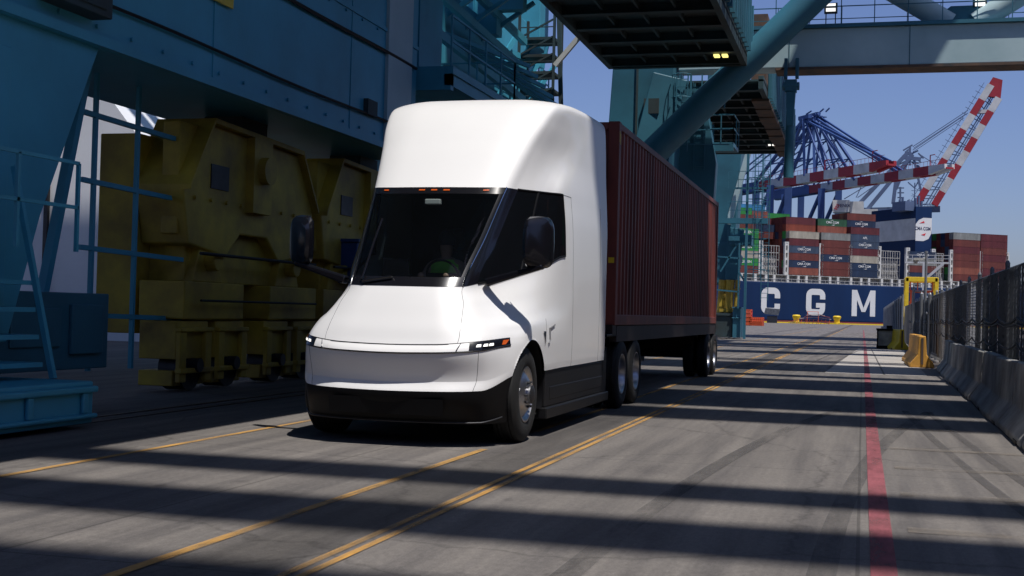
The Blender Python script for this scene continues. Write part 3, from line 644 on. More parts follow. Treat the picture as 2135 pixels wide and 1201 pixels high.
b.box((CX-HW+.16, Y0, Z1-.12), (CX+HW-.16, Y0+.1, Z1-.01)); b.box((CX-HW+.16, Y0, Z0), (CX+HW-.16, Y0+.1, Z0+.15))
b.box((CX-HW+.16, Y1-.1, Z1-.12), (CX+HW-.16, Y1, Z1-.01))
b.build('corner_frame', 'box_red', cont, bevel=.008)
b = MB(); n = 60
vs_ = []
for i in range(n+1):
    x_ = CX-HW+.16+(2*HW-.32)*i/n; o_ = .04 if i % 4 in (1, 2) else 0; vs_ += [(x_, Y0+.03+o_, Z0+.15), (x_, Y0+.03+o_, Z1-.12)]
b.add(vs_, [(2*i, 2*i+2, 2*i+3, 2*i+1) for i in range(n)]); b.build('front_wall', 'box_red', cont)
b = MB(); b.box((CX-HW+.06, Y0+.1, Z1-.05), (CX+HW-.06, Y1-.1, Z1-.02)); b.build('roof', 'box_red', cont)
b = MB(); b.box((CX-HW+.16, Y1-.05, Z0+.02), (CX+HW-.16, Y1, Z1-.12)); 
for k in (-.85, -.35, .35, .85): b.tube((CX+k, Y1+.03, Z0+.05), (CX+k, Y1+.03, Z1-.15), .02, 8)
b.build('rear_door', 'box_red', cont)
b = MB()
for sd in (1,):
    for dy in (0, .06):
        b.box((CX+HW+.004, Y0+.03+dy, Z1-.30-dy*.5), (CX+HW+.006, Y0+.055+dy, Z1-.14-dy*.5))
b.box((CX+HW-.115, Y0-.004, Z0+.9), (CX+HW-.03, Y0-.002, Z0+.98))
b.build('hazard_mark', 'yellow2', cont)

# ================================================================== NEAR CRANES (left side of the lane)
def railing(b, p, q, h=1.1, step=1.2, r=.025, mids=(.5, 1.0)):
    p, q = Vector(p), Vector(q); L_ = (q-p).length; n = max(1, int(round(L_/step)))
    for i in range(n+1): c = p+(q-p)*i/n; b.bar(c, c+Vector((0, 0, h)), r*1.6)
    for m_ in mids: b.bar(p+Vector((0, 0, h*m_)), q+Vector((0, 0, h*m_)), r*1.6)
def ladder(b, p, h, wd=.45, cage=True, nrm=(0, -1, 0)):
    p = Vector(p); n_ = Vector(nrm); s_ = Vector((-n_.y, n_.x, 0))
    for k in (-1, 1): b.bar(p+s_*wd/2*k, p+s_*wd/2*k+Vector((0, 0, h)), .05)
    for i in range(int(h/.3)): b.bar(p-s_*wd/2+Vector((0, 0, .3*i+.15)), p+s_*wd/2+Vector((0, 0, .3*i+.15)), .03)
    if cage:
        for i in range(1, int(h/.9)):
            z_ = .9*i+1.2
            if z_ > h: break
            pts = [p+s_*.38*math.cos(a)+n_*(.38*math.sin(a)+.1)+Vector((0, 0, z_)) for a in np.linspace(-.2, math.pi+.2, 8)]
            b.path(pts, .018, 4)
        for a in (0, .8, 1.57, 2.3, 3.14): c = p+s_*.38*math.cos(a)+n_*(.38*math.sin(a)+.1); b.bar(c+Vector((0, 0, 2.1)), c+Vector((0, 0, h)), .025)
def stair(b, p, q, wd, n, nrm):
    p, q = Vector(p), Vector(q); s_ = Vector(nrm)
    for k in (-.5, .5): 
        b.bar(p+s_*wd*k, q+s_*wd*k, .05, .2)
        b.bar(p+s_*wd*k+Vector((0, 0, 1)), q+s_*wd*k+Vector((0, 0, 1)), .04)
        for i in range(0, n+1, 3): c = p+(q-p)*i/n+s_*wd*k; b.bar(c, c+Vector((0, 0, 1)), .035)
    for i in range(n+1): c = p+(q-p)*i/n; b.bar(c-s_*wd/2, c+s_*wd/2, .26, .04)
def deck_parts(parent, x0, x1, y0, y1, z):
    b = MB(); b.box((x0, y0, z+.32), (x1, y1, z+.40))
    yy = y0+.6
    while yy < y1-.3: b.box((x0+.2, yy, z+.06), (x1-.2, yy+.14, z+.32)); b.box((x0+.2, yy-.10, z+.03), (x1-.2, yy+.24, z+.06)); yy += 2.15
    for k in (.28, .5, .72):
        xx = x0+(x1-x0)*k; b.box((xx, y0, z+.14), (xx+.08, y1, z+.318))
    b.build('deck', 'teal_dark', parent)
    b = MB()
    for xx in (x0, x1-.22): b.box((xx, y0, z), (xx+.22, y1, z+.55)); 
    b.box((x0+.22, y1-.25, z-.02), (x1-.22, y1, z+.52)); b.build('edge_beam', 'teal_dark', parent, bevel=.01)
def slat_wall(parent, x, y0, y1, z0, z1):
    b = MB(); b.box((x-.02, y0, z0), (x+.01, y1, z1)); n = int((y1-y0)/.75)
    for k in range(n+1):
        yy = y0+(y1-y0)*k/n; hh = z1+(.35 if k % 3 == 0 else random.uniform(-.1, .15)); b.box((x+.012, yy-.09, z0-.1), (x+.17, yy+.09, hh))
        if k % 4 == 1: b.tube((x+.12, yy+.28, z0), (x+.12, yy+.28, z1+.2), .05, 6)
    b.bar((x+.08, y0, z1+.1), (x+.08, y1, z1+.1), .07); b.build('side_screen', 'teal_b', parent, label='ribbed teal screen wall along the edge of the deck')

craneA = thing('gantry_crane', 'near teal gantry crane whose massive box beam fills the upper left', 'crane')
b = MB(); b.box((-12.0, -7, 4.65), (-9.5, 26.2, 9.6)); b.build('sill_beam', 'teal', craneA, bevel=.04)
b = MB(); b.box((-9.5, -7, 4.65), (-9.42, 26.2, 4.78)); b.box((-9.5, -7, 7.05), (-9.47, 26.2, 7.13)); b.box((-9.5, -7, 9.5), (-9.35, 26.2, 9.6))
for yy in (2, 6.5, 12, 17.2, 22.5): b.box((-9.5, yy, 4.78), (-9.485, yy+.05, 9.5))
for yy in np.arange(-5, 26, .8):
    for z_ in (4.9, 7.0, 9.4): b.tube((-9.5, yy, z_), (-9.465, yy, z_), .03, 6)
b.build('beam_flange', 'teal', craneA)
b = MB(); b.prism([(11.3, .9), (12.7, .9), (13.25, 2.4), (14.35, 4.65), (11.3, 4.65)], 'x', -11.8, -9.55); b.box((-9.55, 11.6, 1.3), (-9.53, 12.6, 4.3)); b.build('leg', 'teal', craneA, bevel=.04)
b = MB(); b.box((-9.5, 12.95, 4.95), (-9.2, 14.1, 5.55)); b.box((-9.2, 13.1, 5.03), (-9.17, 13.95, 5.47)); b.build('junction_box', 'teal_dark', craneA, bevel=.02)
b = MB(); b.box((-9.47, 17.0, 5.95), (-9.44, 17.7, 6.25)); b.build('warning_plate', 'yellow2', craneA)
b = MB(); b.box((-9.55, 23.2, 5.2), (-9.4, 23.7, 5.5)); b.build('junction_box', 'teal_dark', craneA)
deck_parts(craneA, -9.8, -3.75, -9, 24, 11.0); deck_parts(craneA, -9.8, -4.45, 24.4, 49, 11.0)
slat_wall(craneA, -4.44, 30, 49.2, 11.56, 13.2)
b = MB()
for yy in (-4, 8, 20, 25.8, 36): b.box((-11.2, yy, 9.6), (-10.6, yy+.6, 15)); b.box((-10.6, yy, 10.3), (-9.8, yy+.4, 10.9))
b.build('deck_post', 'teal', craneA)
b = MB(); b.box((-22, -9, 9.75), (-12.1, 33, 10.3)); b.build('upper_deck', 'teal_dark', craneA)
# pale strip, sunlight put into its colour, and platform at the beam's end
b = MB(); b.box((-10.2, 24.3, 4.79), (-9.43, 25.7, 8.6)); b.build('painted_sun_strip', 'teal_pale', craneA)
b = MB(); b.box((-11.8, 26.3, 6.55), (-8.7, 31.5, 6.72)); b.box((-11.8, 26.3, 6.2), (-8.75, 26.5, 6.55)); b.box((-8.9, 26.3, 6.3), (-8.75, 31.5, 6.55))
railing(b, (-8.75, 26.3, 6.72), (-8.75, 31.5, 6.72)); railing(b, (-8.75, 31.5, 6.72), (-11.8, 31.5, 6.72))
b.box((-11.5, 27.2, 6.72), (-10.0, 29.3, 8.9)); b.box((-10.0, 27.6, 7.0), (-9.97, 28.3, 8.6)); b.build('service_platform', 'teal', craneA)
b = MB(); b.box((-18, 37, 6.2), (-13.2, 49, 13)); b.box((-13.2, 38, 9.4), (-13.0, 48.5, 9.9)); b.box((-13.2, 42, 6.2), (-12.9, 42.6, 12.9)); b.box((-13.2, 40, 10.3), (-13.15, 41.2, 12.3)); b.build('machinery_block', 'teal', craneA, bevel=.03)
b = MB()
for k in range(7): b.bar((-13.1, 36+k*1.9, 8.0+.12*k), (-11.9, 37.4+k*1.9, 11.2), .12, .16)
for z_ in (8.6, 9.7, 10.6): b.bar((-12.2, 35, z_-.8), (-12.2, 48, z_+.4), .14, .2)
railing(b, (-12.0, 36, 8.4), (-12.0, 46, 8.4), 1.1, 1.1, .04); b.build('walkway_truss', 'teal', craneA)
b = MB()
for k in range(9): b.bar((-12.5+.35*k, 30+k*.6, 9.2-.12*k), (-8.9+.1*k, 33.5+k*.5, 8.1-.2*k), .10)
for k in range(6): b.bar((-12.5, 28.5+k*1.6, 8.7), (-9.6, 28.5+k*1.6, 10.6), .12, .12)
for z_ in (8.3, 9.3, 10.2): b.bar((-10.2, 26.2, z_), (-10.8, 40, z_), .16, .22)
b.box((-14.5, 33, 8.0), (-11.2, 38, 10.2)); b.build('walkway_truss', 'teal', craneA)
b = MB(); b.box((-14.0, 27, 4.9), (-12.2, 40, 6.3)); b.box((-12.5, 32, 5.6), (-11.7, 36, 6.9)); b.box((-12.9, 38.5, 0.2), (-11.2, 40.5, 8.2)); b.build('rear_frame', 'teal', craneA, bevel=.03)
# stair tower
b = MB()
for k in range(8):
    z_ = 6.9+.62*k; b.box((-12.2, 44.4, z_), (-10.9, 45.6, z_+.10)); b.bar((-12.15, 44.4, z_+.1), (-10.95, 44.4, z_+.72), .06)
    b.bar((-12.2, 44.38, z_+.45), (-10.9, 44.38, z_+.45), .035)
for xx in (-12.2, -10.9):
    for yy in (44.4, 45.6): b.bar((xx, yy, 5.5), (xx, yy, 12.2), .09)
b.bar((-10.4, 44.4, 5), (-10.75, 44.4, 12.2), .14); b.box((-12.05, 44.5, 5.6), (-11.0, 45.5, 6.9))
b.build('stair_tower', 'teal_dark', craneA)
b = MB(); b.bar((-10.75, 44, 10.2), (-9.85, 44, 11.25), .16); b.build('splice_plate', 'offwhite', craneA)
b = MB(); b.box((-22, 52, 5.5), (-15.2, 58, 15)); b.box((-15.2, 52.5, 8.4), (-14.2, 57, 8.7)); b.box((-15.2, 52.5, 11), (-13.9, 57, 11.3)); b.box((-15.0, 52, 12.6), (-13.4, 53.5, 15)); b.box((-18.5, 51.9, 9), (-16, 52, 12)); b.build('machinery_block', 'teal', craneA, bevel=.03)
b = MB()
for z_ in (8.7, 11.3): railing(b, (-14.2, 52.3, z_), (-14.2, 57, z_), 1.1, .9, .035); railing(b, (-18.6, 51.8, z_), (-14.2, 51.8, z_), 1.1, .7, .035)
for k in range(6): b.bar((-18.5+.9*k, 51.6, 7.5), (-17.4+.9*k, 51.6, 12.8), .12)
b.build('walkway_truss', 'teal', craneA)
# small lamps under the deck
b = MB(); b.box((-5.45, 46.6, 10.93), (-5.25, 47.0, 10.99)); b.box((-5.15, 46.6, 10.93), (-4.95, 47.0, 10.99)); b.build('deck_lamp', 'lamp_y' if 'lamp_y' in M else 'lens', craneA)
# ground level equipment of the near crane
b = MB(); b.box((-10.8, 6.0, .06), (-8.15, 12.35, .52)); b.box((-8.15, 6, .40), (-8.08, 12.35, .47)); b.box((-8.15, 6, .12), (-8.08, 12.35, .17))
for k in range(7): b.box((-8.15, 6.4+k*.95, .17), (-8.10, 6.5+k*.95, .40))
b.build('bogie_beam', 'teal', craneA, bevel=.02)
b = MB()
for k in range(4): b.box((-9.9, 10.8, .66+.3*k), (-8.7-.1*k, 12.2+.06*k, .71+.3*k))
for yy in (10.0, 12.4): b.bar((-8.7, yy, .52), (-9.3, yy, 2.9), .06)
railing(b, (-8.6, 9.4, 1.95), (-8.6, 12.6, 1.95), 1.0)
b.build('access_stair', 'teal', craneA)
b = MB(); b.box((-11.0, 12.9, .5), (-9.9, 15.3, 1.5)); b.box((-9.9, 13.2, .8), (-9.87, 14.2, 1.3)); b.box((-9.9, 14.4, .7), (-9.84, 15.1, 1.35)); b.build('motor_housing', 'teal_b', craneA, bevel=.03)
b = MB()
for k in range(4): b.bar((-10.6, 15.6, 1.2+k*.95), (-10.6, 18.4, 1.15+k*.95), .07)
for yy in (15.9, 17.0): b.bar((-10.6, yy, .4), (-10.6, yy, 4.65), .06)
b.bar((-10.3, 15.2, 4.6), (-10.9, 15.0, .6), .12); b.build('lattice_brace', 'teal', craneA)

for z_, r_ in ((5.2, .024), (6.6, .035)):
    b = MB(); b.path([(-9.44, yy, z_-.02*math.sin(yy*.7)) for yy in np.arange(-4, 26.1, .5)], r_, 6); b.build('cable_run', 'cable', craneA)
# yellow travelling bogies of the near crane
def equalizer(y0, y1, name_lab):
    r = thing('bogie_set', name_lab, 'crane bogie', group='yellow travelling bogies under the teal crane')
    m = (y0+y1)/2; L_ = y1-y0; b = MB()
    b.prism([(y0+.05*L_, 2.35), (m-.20*L_, 2.20), (m-.10*L_, 2.6), (m+.10*L_, 2.6), (m+.20*L_, 2.20), (y1-.05*L_, 2.35), (y1-.01*L_, 3.2), (m+.34*L_, 4.25), (m-.34*L_, 4.35), (y0+.01*L_, 3.2)], 'x', -11.2, -10.35)
    b.build('equalizer_beam', 'yellow_dirty', r, bevel=.03)
    b = MB(); b.prism([(y0+.01*L_, 3.2), (m-.34*L_, 4.35), (m+.34*L_, 4.25), (y1-.01*L_, 3.2), (y1-.01*L_, 3.28), (m+.34*L_, 4.33), (m-.34*L_, 4.43), (y0+.01*L_, 3.28)], 'x', -11.3, -10.22)
    for kk in range(9): b.tube((-10.35, y0+.08*L_+kk*.105*L_, 3.1), (-10.31, y0+.08*L_+kk*.105*L_, 3.1), .035, 6)
    b.box((-10.35, m-.35, 3.0), (-10.2, m+.35, 4.3)); b.tube((-10.35, m, 3.75), (-10.05, m, 3.75), .24, 20); b.build('beam_flange', 'yellow_dirty', r)
    b = MB(); b.box((-11.9, y0+.1, .9), (-11.2, y1-.1, 4.1)); b.box((-11.2, y0+.5, 1.75), (-10.55, y1-.5, 2.6)); b.box((-10.8, y0+.15, 2.5), (-10.5, y0+1.0, 4.3)); b.build('backing_frame', 'yellow_dirty', r, bevel=.02)
    b = MB(); b.box((-11.1, m-.5, 4.43), (-10.4, m+.5, 4.65)); b.build('pedestal', 'teal_dark', r)
    b = MB(); b.box((-10.35, m-1.6, 3.3), (-10.33, m-1.0, 3.7)); b.build('access_plate', 'dark_steel', r)
    b = MB(); b.path([(-10.15, y0+.3+.4*k, 2.2) for k in range(12)], .03, 6); b.path([(-10.12, y0+.3+.4*k, 1.45) for k in range(12)], .022, 6); b.build('hose', 'cable', r)
    for q in (.2, .8):
        c = y0+L_*q
        b = MB(); b.box((-11.05, c-1.0, 1.15), (-10.25, c+1.0, 1.75)); b.prism([(c-.5, 1.75), (c+.5, 1.75), (c+.25, 2.36), (c-.25, 2.36)], 'x', -11.0, -10.4)
        b.tube((-10.4, c, 2.1), (-10.2, c, 2.1), .16, 16)
        bo = b.build('bogie_beam', 'yellow_dirty', r, bevel=.02)
        for dq in (-.62, .62):
            b = MB()
            b.box((-10.95, c+dq-.5, .52), (-10.3, c+dq+.5, 1.12)); b.box((-10.3, c+dq-.52, .95), (-10.2, c+dq+.52, 1.02)); b.box((-10.3, c+dq-.50, .16), (-10.22, c+dq-.30, .95)); b.box((-10.3, c+dq+.30, .16), (-10.22, c+dq+.50, .95)); b.box((-10.3, c+dq-.52, .30), (-10.18, c+dq+.52, .38)); b.box((-10.95, c+dq-.5, .10), (-10.35, c+dq+.5, .34))
            b.build('bogie_frame', 'yellow_dirty', r, bevel=.015)
        for dq in (-.62, .62):
            b = MB(); b.tube((-10.7, c+dq, .36), (-10.32, c+dq, .36), .34, 24); b.tube((-10.32, c+dq, .42), (-10.14, c+dq, .42), .11, 12); b.build('rail_wheel', 'dark_steel', r, smooth=True)
    return r
equalizer(17.9, 22.9, 'dirty yellow bogie set nearest the camera under the teal beam')
equalizer(23.2, 28.4, 'dirty yellow bogie set just left of the truck windshield')
b = MB(); b.box((-10.1, 20.2, .25), (-9.8, 20.6, .6)); 
pb = thing('container_box', 'dark blue steel box behind the left mirror of the truck', 'box')
b = MB(); b.box((-12.8, 24.3, 1.9), (-10.0, 27.5, 2.75)); b.build('body', 'blueb', pb, bevel=.02)
b = MB(); b.box((-12.85, 24.25, 2.75), (-9.95, 27.55, 2.81)); b.build('lid', 'blueb', pb)

# bright background seen through the gap at the left: a white pallet tent
tent = thing('storage_tent', 'white peaked storage tent glimpsed between the teal leg and yellow bogies', 'tent')
b = MB(); b.prism([(-34, 0), (-34, 5.0), (-28.5, 11.5), (-23, 5.0), (-23, 0)], 'y', 40, 60); b.build('canopy', 'wht', tent)
b = MB()
for k in range(5): b.bar((-22.95, 40+k*5, 0), (-22.95, 40+k*5, 5.0), .15)
for k in range(3): b.bar((-34+k*5.5, 39.9, 0), (-34+k*5.5, 39.9, 5+(6.5 if k == 1 else 0)), .15)
b.build('frame', 'dark_steel', tent)

# ---------------- second crane
craneB = thing('gantry_crane', 'teal gantry crane with legs and decks behind the container and a girder spanning the lane', 'crane')
# big leg
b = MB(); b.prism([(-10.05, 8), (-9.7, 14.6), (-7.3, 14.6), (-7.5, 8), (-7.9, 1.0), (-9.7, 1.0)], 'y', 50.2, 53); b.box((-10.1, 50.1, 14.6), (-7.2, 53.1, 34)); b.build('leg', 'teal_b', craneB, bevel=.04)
b = MB(); b.box((-8.9, 50.12, 1.2), (-8.82, 50.19, 14)); b.box((-8.55, 50.0, 9.4), (-7.95, 50.19, 10.0)); b.build('leg_stiffener', 'teal_dark', craneB)
b = MB(); b.bar((-7.6, 50.5, 10.9), (-9.2, 50.2, 4.0), .7, 1.4); b.bar((-8.6, 49.2, 7.4), (-7.2, 50.2, 4.2), 1.1, 1.1); b.build('knee', 'teal_b', craneB, bevel=.04)
b = MB(); b.prism([(-7.6, 1), (-6.3, 1), (-6.0, 7.8), (-6.6, 10.9), (-7.6, 10.9)], 'y', 53.1, 53.9); b.build('post', 'teal_b', craneB)
# diagonal pipe brace
d0 = Vector((-8.5, 49.4, 7.3)); d1 = Vector((-2.0, 49.6, 13.7)); d2 = d0+(d1-d0)*2.6
b = MB(); b.tube(d0, d2, .56, 28); b.build('brace_pipe', 'teal_b', craneB, smooth=True)
# girder across the lane
b = MB(); b.box((-7.3, 50.7, 11.22), (19, 51.9, 12.72)); b.build('cross_girder', 'teal_pale', craneB, bevel=.03)
b = MB(); b.box((-7.3, 50.55, 12.72), (19, 52.05, 12.86)); 
for xx in (-3.0, 1.5, 6.0): b.box((xx, 50.685, 11.22), (xx+.03, 50.7, 12.72))
b.build('girder_flange', 'teal_b', craneB)
b = MB(); b.box((-3.5, 50.66, 11.12), (19, 51.95, 11.22)); b.build('girder_underside', 'rust', craneB)
b = MB(); railing(b, (-6.0, 50.65, 12.86), (12.6, 50.65, 12.86), 1.25, 1.28, .022, mids=(.55, 1.0)); railing(b, (-6, 51.95, 12.86), (12.6, 51.95, 12.86), 1.0, 1.28, .018, mids=(.5, 1.0)); b.build('girder_railing', 'teal_b', craneB)
for xx in (-1.45, 4.05):
    b = MB()
    for k in (-.18, .18): b.bar((xx+k, 51.2, 12.86), (xx+k, 51.2, 13.45), .04)
    b.box((xx-.25, 51.1, 13.42), (xx+.25, 51.35, 13.80)); fl = b.build('flood_lamp', 'teal_dark', craneB)
    b = MB(); b.box((xx-.18, 51.08, 13.46), (xx+.18, 51.095, 13.59)); b.box((xx-.18, 51.08, 13.64), (xx+.18, 51.095, 13.77)); b.build('lamp_glass', 'lens', fl)
b = MB(); b.tube((3.0, 51.3, 12.86), (-2.4, 51.3, 16.3), .42, 24); b.build('v_brace', 'teal_pale', craneB, smooth=True)
b = MB(); b.tube((3.9, 51.3, 12.86), (8.2, 51.3, 15.6), .42, 24); b.build('v_brace', 'teal_pale', craneB, smooth=True)
b = MB(); b.prism([(2.2, 12.87), (4.7, 12.87), (3.9, 13.5), (3.0, 13.5)], 'y', 51.1, 51.6); b.build('gusset', 'teal_b', craneB)
# hanger down to the far deck
hp0 = Vector((-2.95, 50.75, 10.5)); hp1 = Vector((-4.0, 74.6, 11.6))
b = MB(); b.box((-3.15, 50.45, 10.75), (-3.02, 50.68, 11.55)); b.box((-2.72, 50.45, 10.75), (-2.59, 50.68, 11.55)); b.tube((-3.2, 50.5, 10.45), (-2.55, 50.5, 10.45), .16, 16); b.box((-3.1, 50.35, 10.2), (-2.65, 50.65, 10.7)); b.build('clevis', 'teal_b', craneB, bevel=.02)
b = MB(); b.tube((-2.87, 50.5, 10.3), (-2.9, 50.6, 6.9), .14, 16, r2=.20); b.bar((-2.87, 50.5, 10.25), (-2.88, 50.5, 8.9), .36, .3, w2=.24); b.build('hanger', 'teal_b', craneB, smooth=True)
# far deck
deck_parts(craneB, -8.85, -4.2, 54, 75.4, 11.0)
slat_wall(craneB, -4.19, 56.5, 76.0, 11.1, 13.4)
b = MB()
for k in range(9): yy = 56.5+k*2.1; b.box((-4.9, yy, 10.9-.05*(k % 3)), (-4.15, yy+2.08, 11.02)); 
b.build('deck_edge_plate', 'rust', craneB)
b = MB(); b.box((-4.85, 55.5, 11.5), (-4.2, 58.0, 14.5)); b.build('pump_box', 'rust', craneB); 
for (yy, xx) in ((71, -5.2), (75.1, -4.9)):
    b = MB(); b.box((xx, yy, 10.90), (xx+.13, yy+.25, 10.96)); b.box((xx+.22, yy, 10.90), (xx+.35, yy+.25, 10.96)); b.build('deck_lamp', 'lens', craneB)
# access platform with railing and stairs
b = MB(); b.box((-6.4, 53.6, 8.55), (-5.35, 55.8, 8.72)); b.box((-6.4, 53.6, 8.35), (-5.35, 53.7, 8.55)); railing(b, (-6.4, 53.6, 8.72), (-5.35, 53.6, 8.72), 1.15, .55); railing(b, (-5.35, 53.6, 8.72), (-5.35, 55.8, 8.72), 1.15, .9)
b.bar((-6.4, 53.6, 8.5), (-7.5, 53.6, 9.6), .09, .2); b.bar((-6.5, 53.6, 9.8), (-7.4, 53.6, 10.6), .05)
stair(b, (-6.3, 54.2, 8.6), (-8.4, 54.2, 6.0), .8, 10, (0, 1, 0)); b.build('access_platform', 'teal_b', craneB)
b = MB(); ladder(b, (-7.05, 50.1, 7.9), 3.0); ladder(b, (-6.7, 53.0, 7.5), 3.6); 
for k in range(5): b.bar((-7.3, 50.2+.3*k, 8.2+.6*k), (-5.2, 50.5, 8.2+.6*k), .04)
for k in range(5): b.bar((-7.2+.45*k, 50.3, 9.6), (-7.2+.45*k, 50.3, 10.95), .05)
b.build('ladder', 'teal_b', craneB)
# far leg
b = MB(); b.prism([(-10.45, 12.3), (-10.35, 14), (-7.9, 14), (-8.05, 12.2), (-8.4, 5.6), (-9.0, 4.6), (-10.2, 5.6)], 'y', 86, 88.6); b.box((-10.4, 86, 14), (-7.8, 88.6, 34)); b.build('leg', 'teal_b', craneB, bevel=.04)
b = MB(); b.bar((-7.5, 85.5, 12.5), (-8.75, 85.5, 7.6), .35, .35); b.build('leg_brace', 'teal_pale', craneB)
b = MB(); b.prism([(-9.9, 3.6), (-8.3, 3.6), (-7.9, 5.5), (-8.6, 6.4), (-9.9, 6.4)], 'y', 85.9, 87.5); b.prism([(-8.9, 3.9), (-8.1, 3.9), (-7.7, 7.3), (-8.8, 7.4)], 'y', 85.6, 85.88); b.box((-8.6, 85.3, 6.2), (-7.2, 87, 6.9)); b.build('yoke', 'teal_b', craneB, bevel=.03)
b = MB()
for (xx, w_) in ((-9.2, .25), (-8.7, .3), (-8.2, .16)): b.tube((xx, 85.7, 1.2), (xx+.15, 85.7, 3.9), w_, 10)
b.bar((-9.3, 85.6, 2.6), (-7.9, 85.6, 3.4), .2); b.bar((-9.2, 85.5, 1.9), (-7.8, 85.5, 1.9), .25); b.build('bogie_strut', 'yellow_dirty', craneB, label='rusty yellow bogie struts at the foot of the far leg')
b = MB(); b.box((-9.6, 85, .08), (-8.3, 88.5, 1.5)); b.box((-9.5, 84.9, 1.5), (-8.2, 86, 1.7)); b.build('bogie_box', 'teal_dark', craneB, bevel=.03)
b = MB(); b.box((-8.25, 84.8, .08), (-7.75, 87.5, 2.1)); b.box((-8.3, 84.7, 1.35), (-7.7, 84.8, 1.42)); b.box((-8.3, 84.7, 2.0), (-7.7, 84.8, 2.1)); b.build('counterweight_box', 'teal_b', craneB, bevel=.02)
b = MB(); b.bar((-7.45, 84.5, .02), (-7.45, 84.5, 12.5), .16); b.bar((-9.3, 84.6, 7.75), (-6.1, 84.6, 7.75), .5, .35); b.bar((-8.6, 84.6, 6.6), (-7.9, 84.6, 6.6), .3); b.bar((-7.9, 84.6, 6.3), (-7.9, 84.6, 2), .10)
b.bar((-7.9, 84.6, 4.4), (-7.45, 84.6, 3.7), .12); b.bar((-9.3, 84.6, 5.4), (-7.9, 84.6, 5.3), .1); b.bar((-9.3, 84.6, 3.2), (-7.9, 84.6, 3.1), .1)
b.bar((-9.1, 84.6, 4.4), (-8.0, 84.6, 6.3), .1)
railing(b, (-8.7, 84.4, 7.9), (-6.1, 84.4, 7.9), 1.1, .6); railing(b, (-8.7, 84.4, 9.9), (-6.1, 84.4, 9.9), 1.1, .6); b.bar((-8.4, 84.5, 9.9), (-6.1, 84.5, 9.9), .12)
ladder(b, (-6.75, 84.7, 4.0), 8.2); ladder(b, (-6.25, 84.9, 2.6), 9.6, cage=False)
for z_ in (4.6, 5.6, 6.6, 9.2, 10.6): b.bar((-7.45, 84.6, z_), (-6.2, 84.8, z_), .05)
b.build('ladder_tower', 'teal_b', craneB)

# high booms that cross the lane overhead (out of frame, they throw the banded shade)
def booms(parent, bands, z, x0=-60, x1=34, lattice=True):
    for (g0, g1) in bands:
        y0, y1 = g0-.25*z, g1-.25*z
        b = MB(); wd = y1-y0
        if wd < 1.4:
            b.box((x0, y0, z), (x1, y1, z+1.3))
        else:
            b.box((x0, y0, z), (x1, y1, z+.3)); b.box((x0, y0, z+.3), (x1, y0+.5, z+1.9)); b.box((x0, y1-.5, z+.3), (x1, y1, z+1.9))
            for k in range(int((x1-x0)/6)): b.box((x0+6*k, y0+.5, z+.3), (x0+6*k+.4, y1-.5, z+1.2))
        b.build('boom_girder', 'teal', parent)
booms(craneA, [(3.6, 5.9), (7.45, 8.45), (9.75, 10.45)], 42)
booms(craneA, [(17.4, 19.1), (20.1, 24.0)], 42)
b = MB(); b.box((-60, 19.0-10.5, 42.1), (8.9, 20.2-10.5, 42.25)); b.box((-60, 23.9-10.5, 42.1), (8.9, 26.3-10.5, 42.25)); b.build('boom_slab', 'teal_dark', craneA)  # unseen sheets added in the boom gaps to shade the container side
b = MB(); b.prism([(4.4, 43.8), (8.2, 43.8), (11.4, 47.3), (5.2, 47.3)], 'z', 34, 36.5); b.build('girder_shade_box', 'teal', craneB)  # unseen box added overhead to shade part of the girder
booms(craneB, [(26.0, 29.9), (31.7, 32.6), (35.3, 40.7), (42.9, 43.5), (44.1, 44.6)], 40)
booms(craneB, [(62.4, 65.0), (66, 72.5), (77.7, 78.6), (79.6, 80.8), (93, 109)], 34)
def layer(parent, bands, z, x0, x1):  # unseen slabs added overhead to cut sky fill and let the sun pass
    for g0, g1 in bands:
        if g1-g0 < .9: continue
        b = MB(); b.box((x0, g0+.3-.25*z, z), (x1, g1-.3-.25*z, z+.9)); b.build('sky_blocker', 'teal', parent)
layer(craneA, [(3.6, 5.9), (7.45, 8.45), (17.4, 19.1), (20.1, 24.0), (26.0, 29.9)], 17, -40, 26)
layer(craneA, [(3.6, 5.9), (7.45, 8.45), (17.4, 19.1), (20.1, 24.0), (26.0, 29.9)], 28, -40, 30)
layer(craneB, [(35.3, 40.7), (62.4, 65.0), (66, 72.5)], 27, -12, 26)
b = MB()
for (xx, yy) in ((-14, -2.5), (-14, 12.5), (22, -2.5), (22, 12.5)): b.box((xx-1, yy, 9 if xx < 0 else 0), (xx+1, yy+1.6, 25))
b.build('portal_post', 'teal', craneA)
b = MB(); b.box((19, 50.5, 0), (21.5, 53, 36)); b.box((19, 85.9, 0), (21.5, 88.6, 36)); b.build('leg', 'teal', craneB)

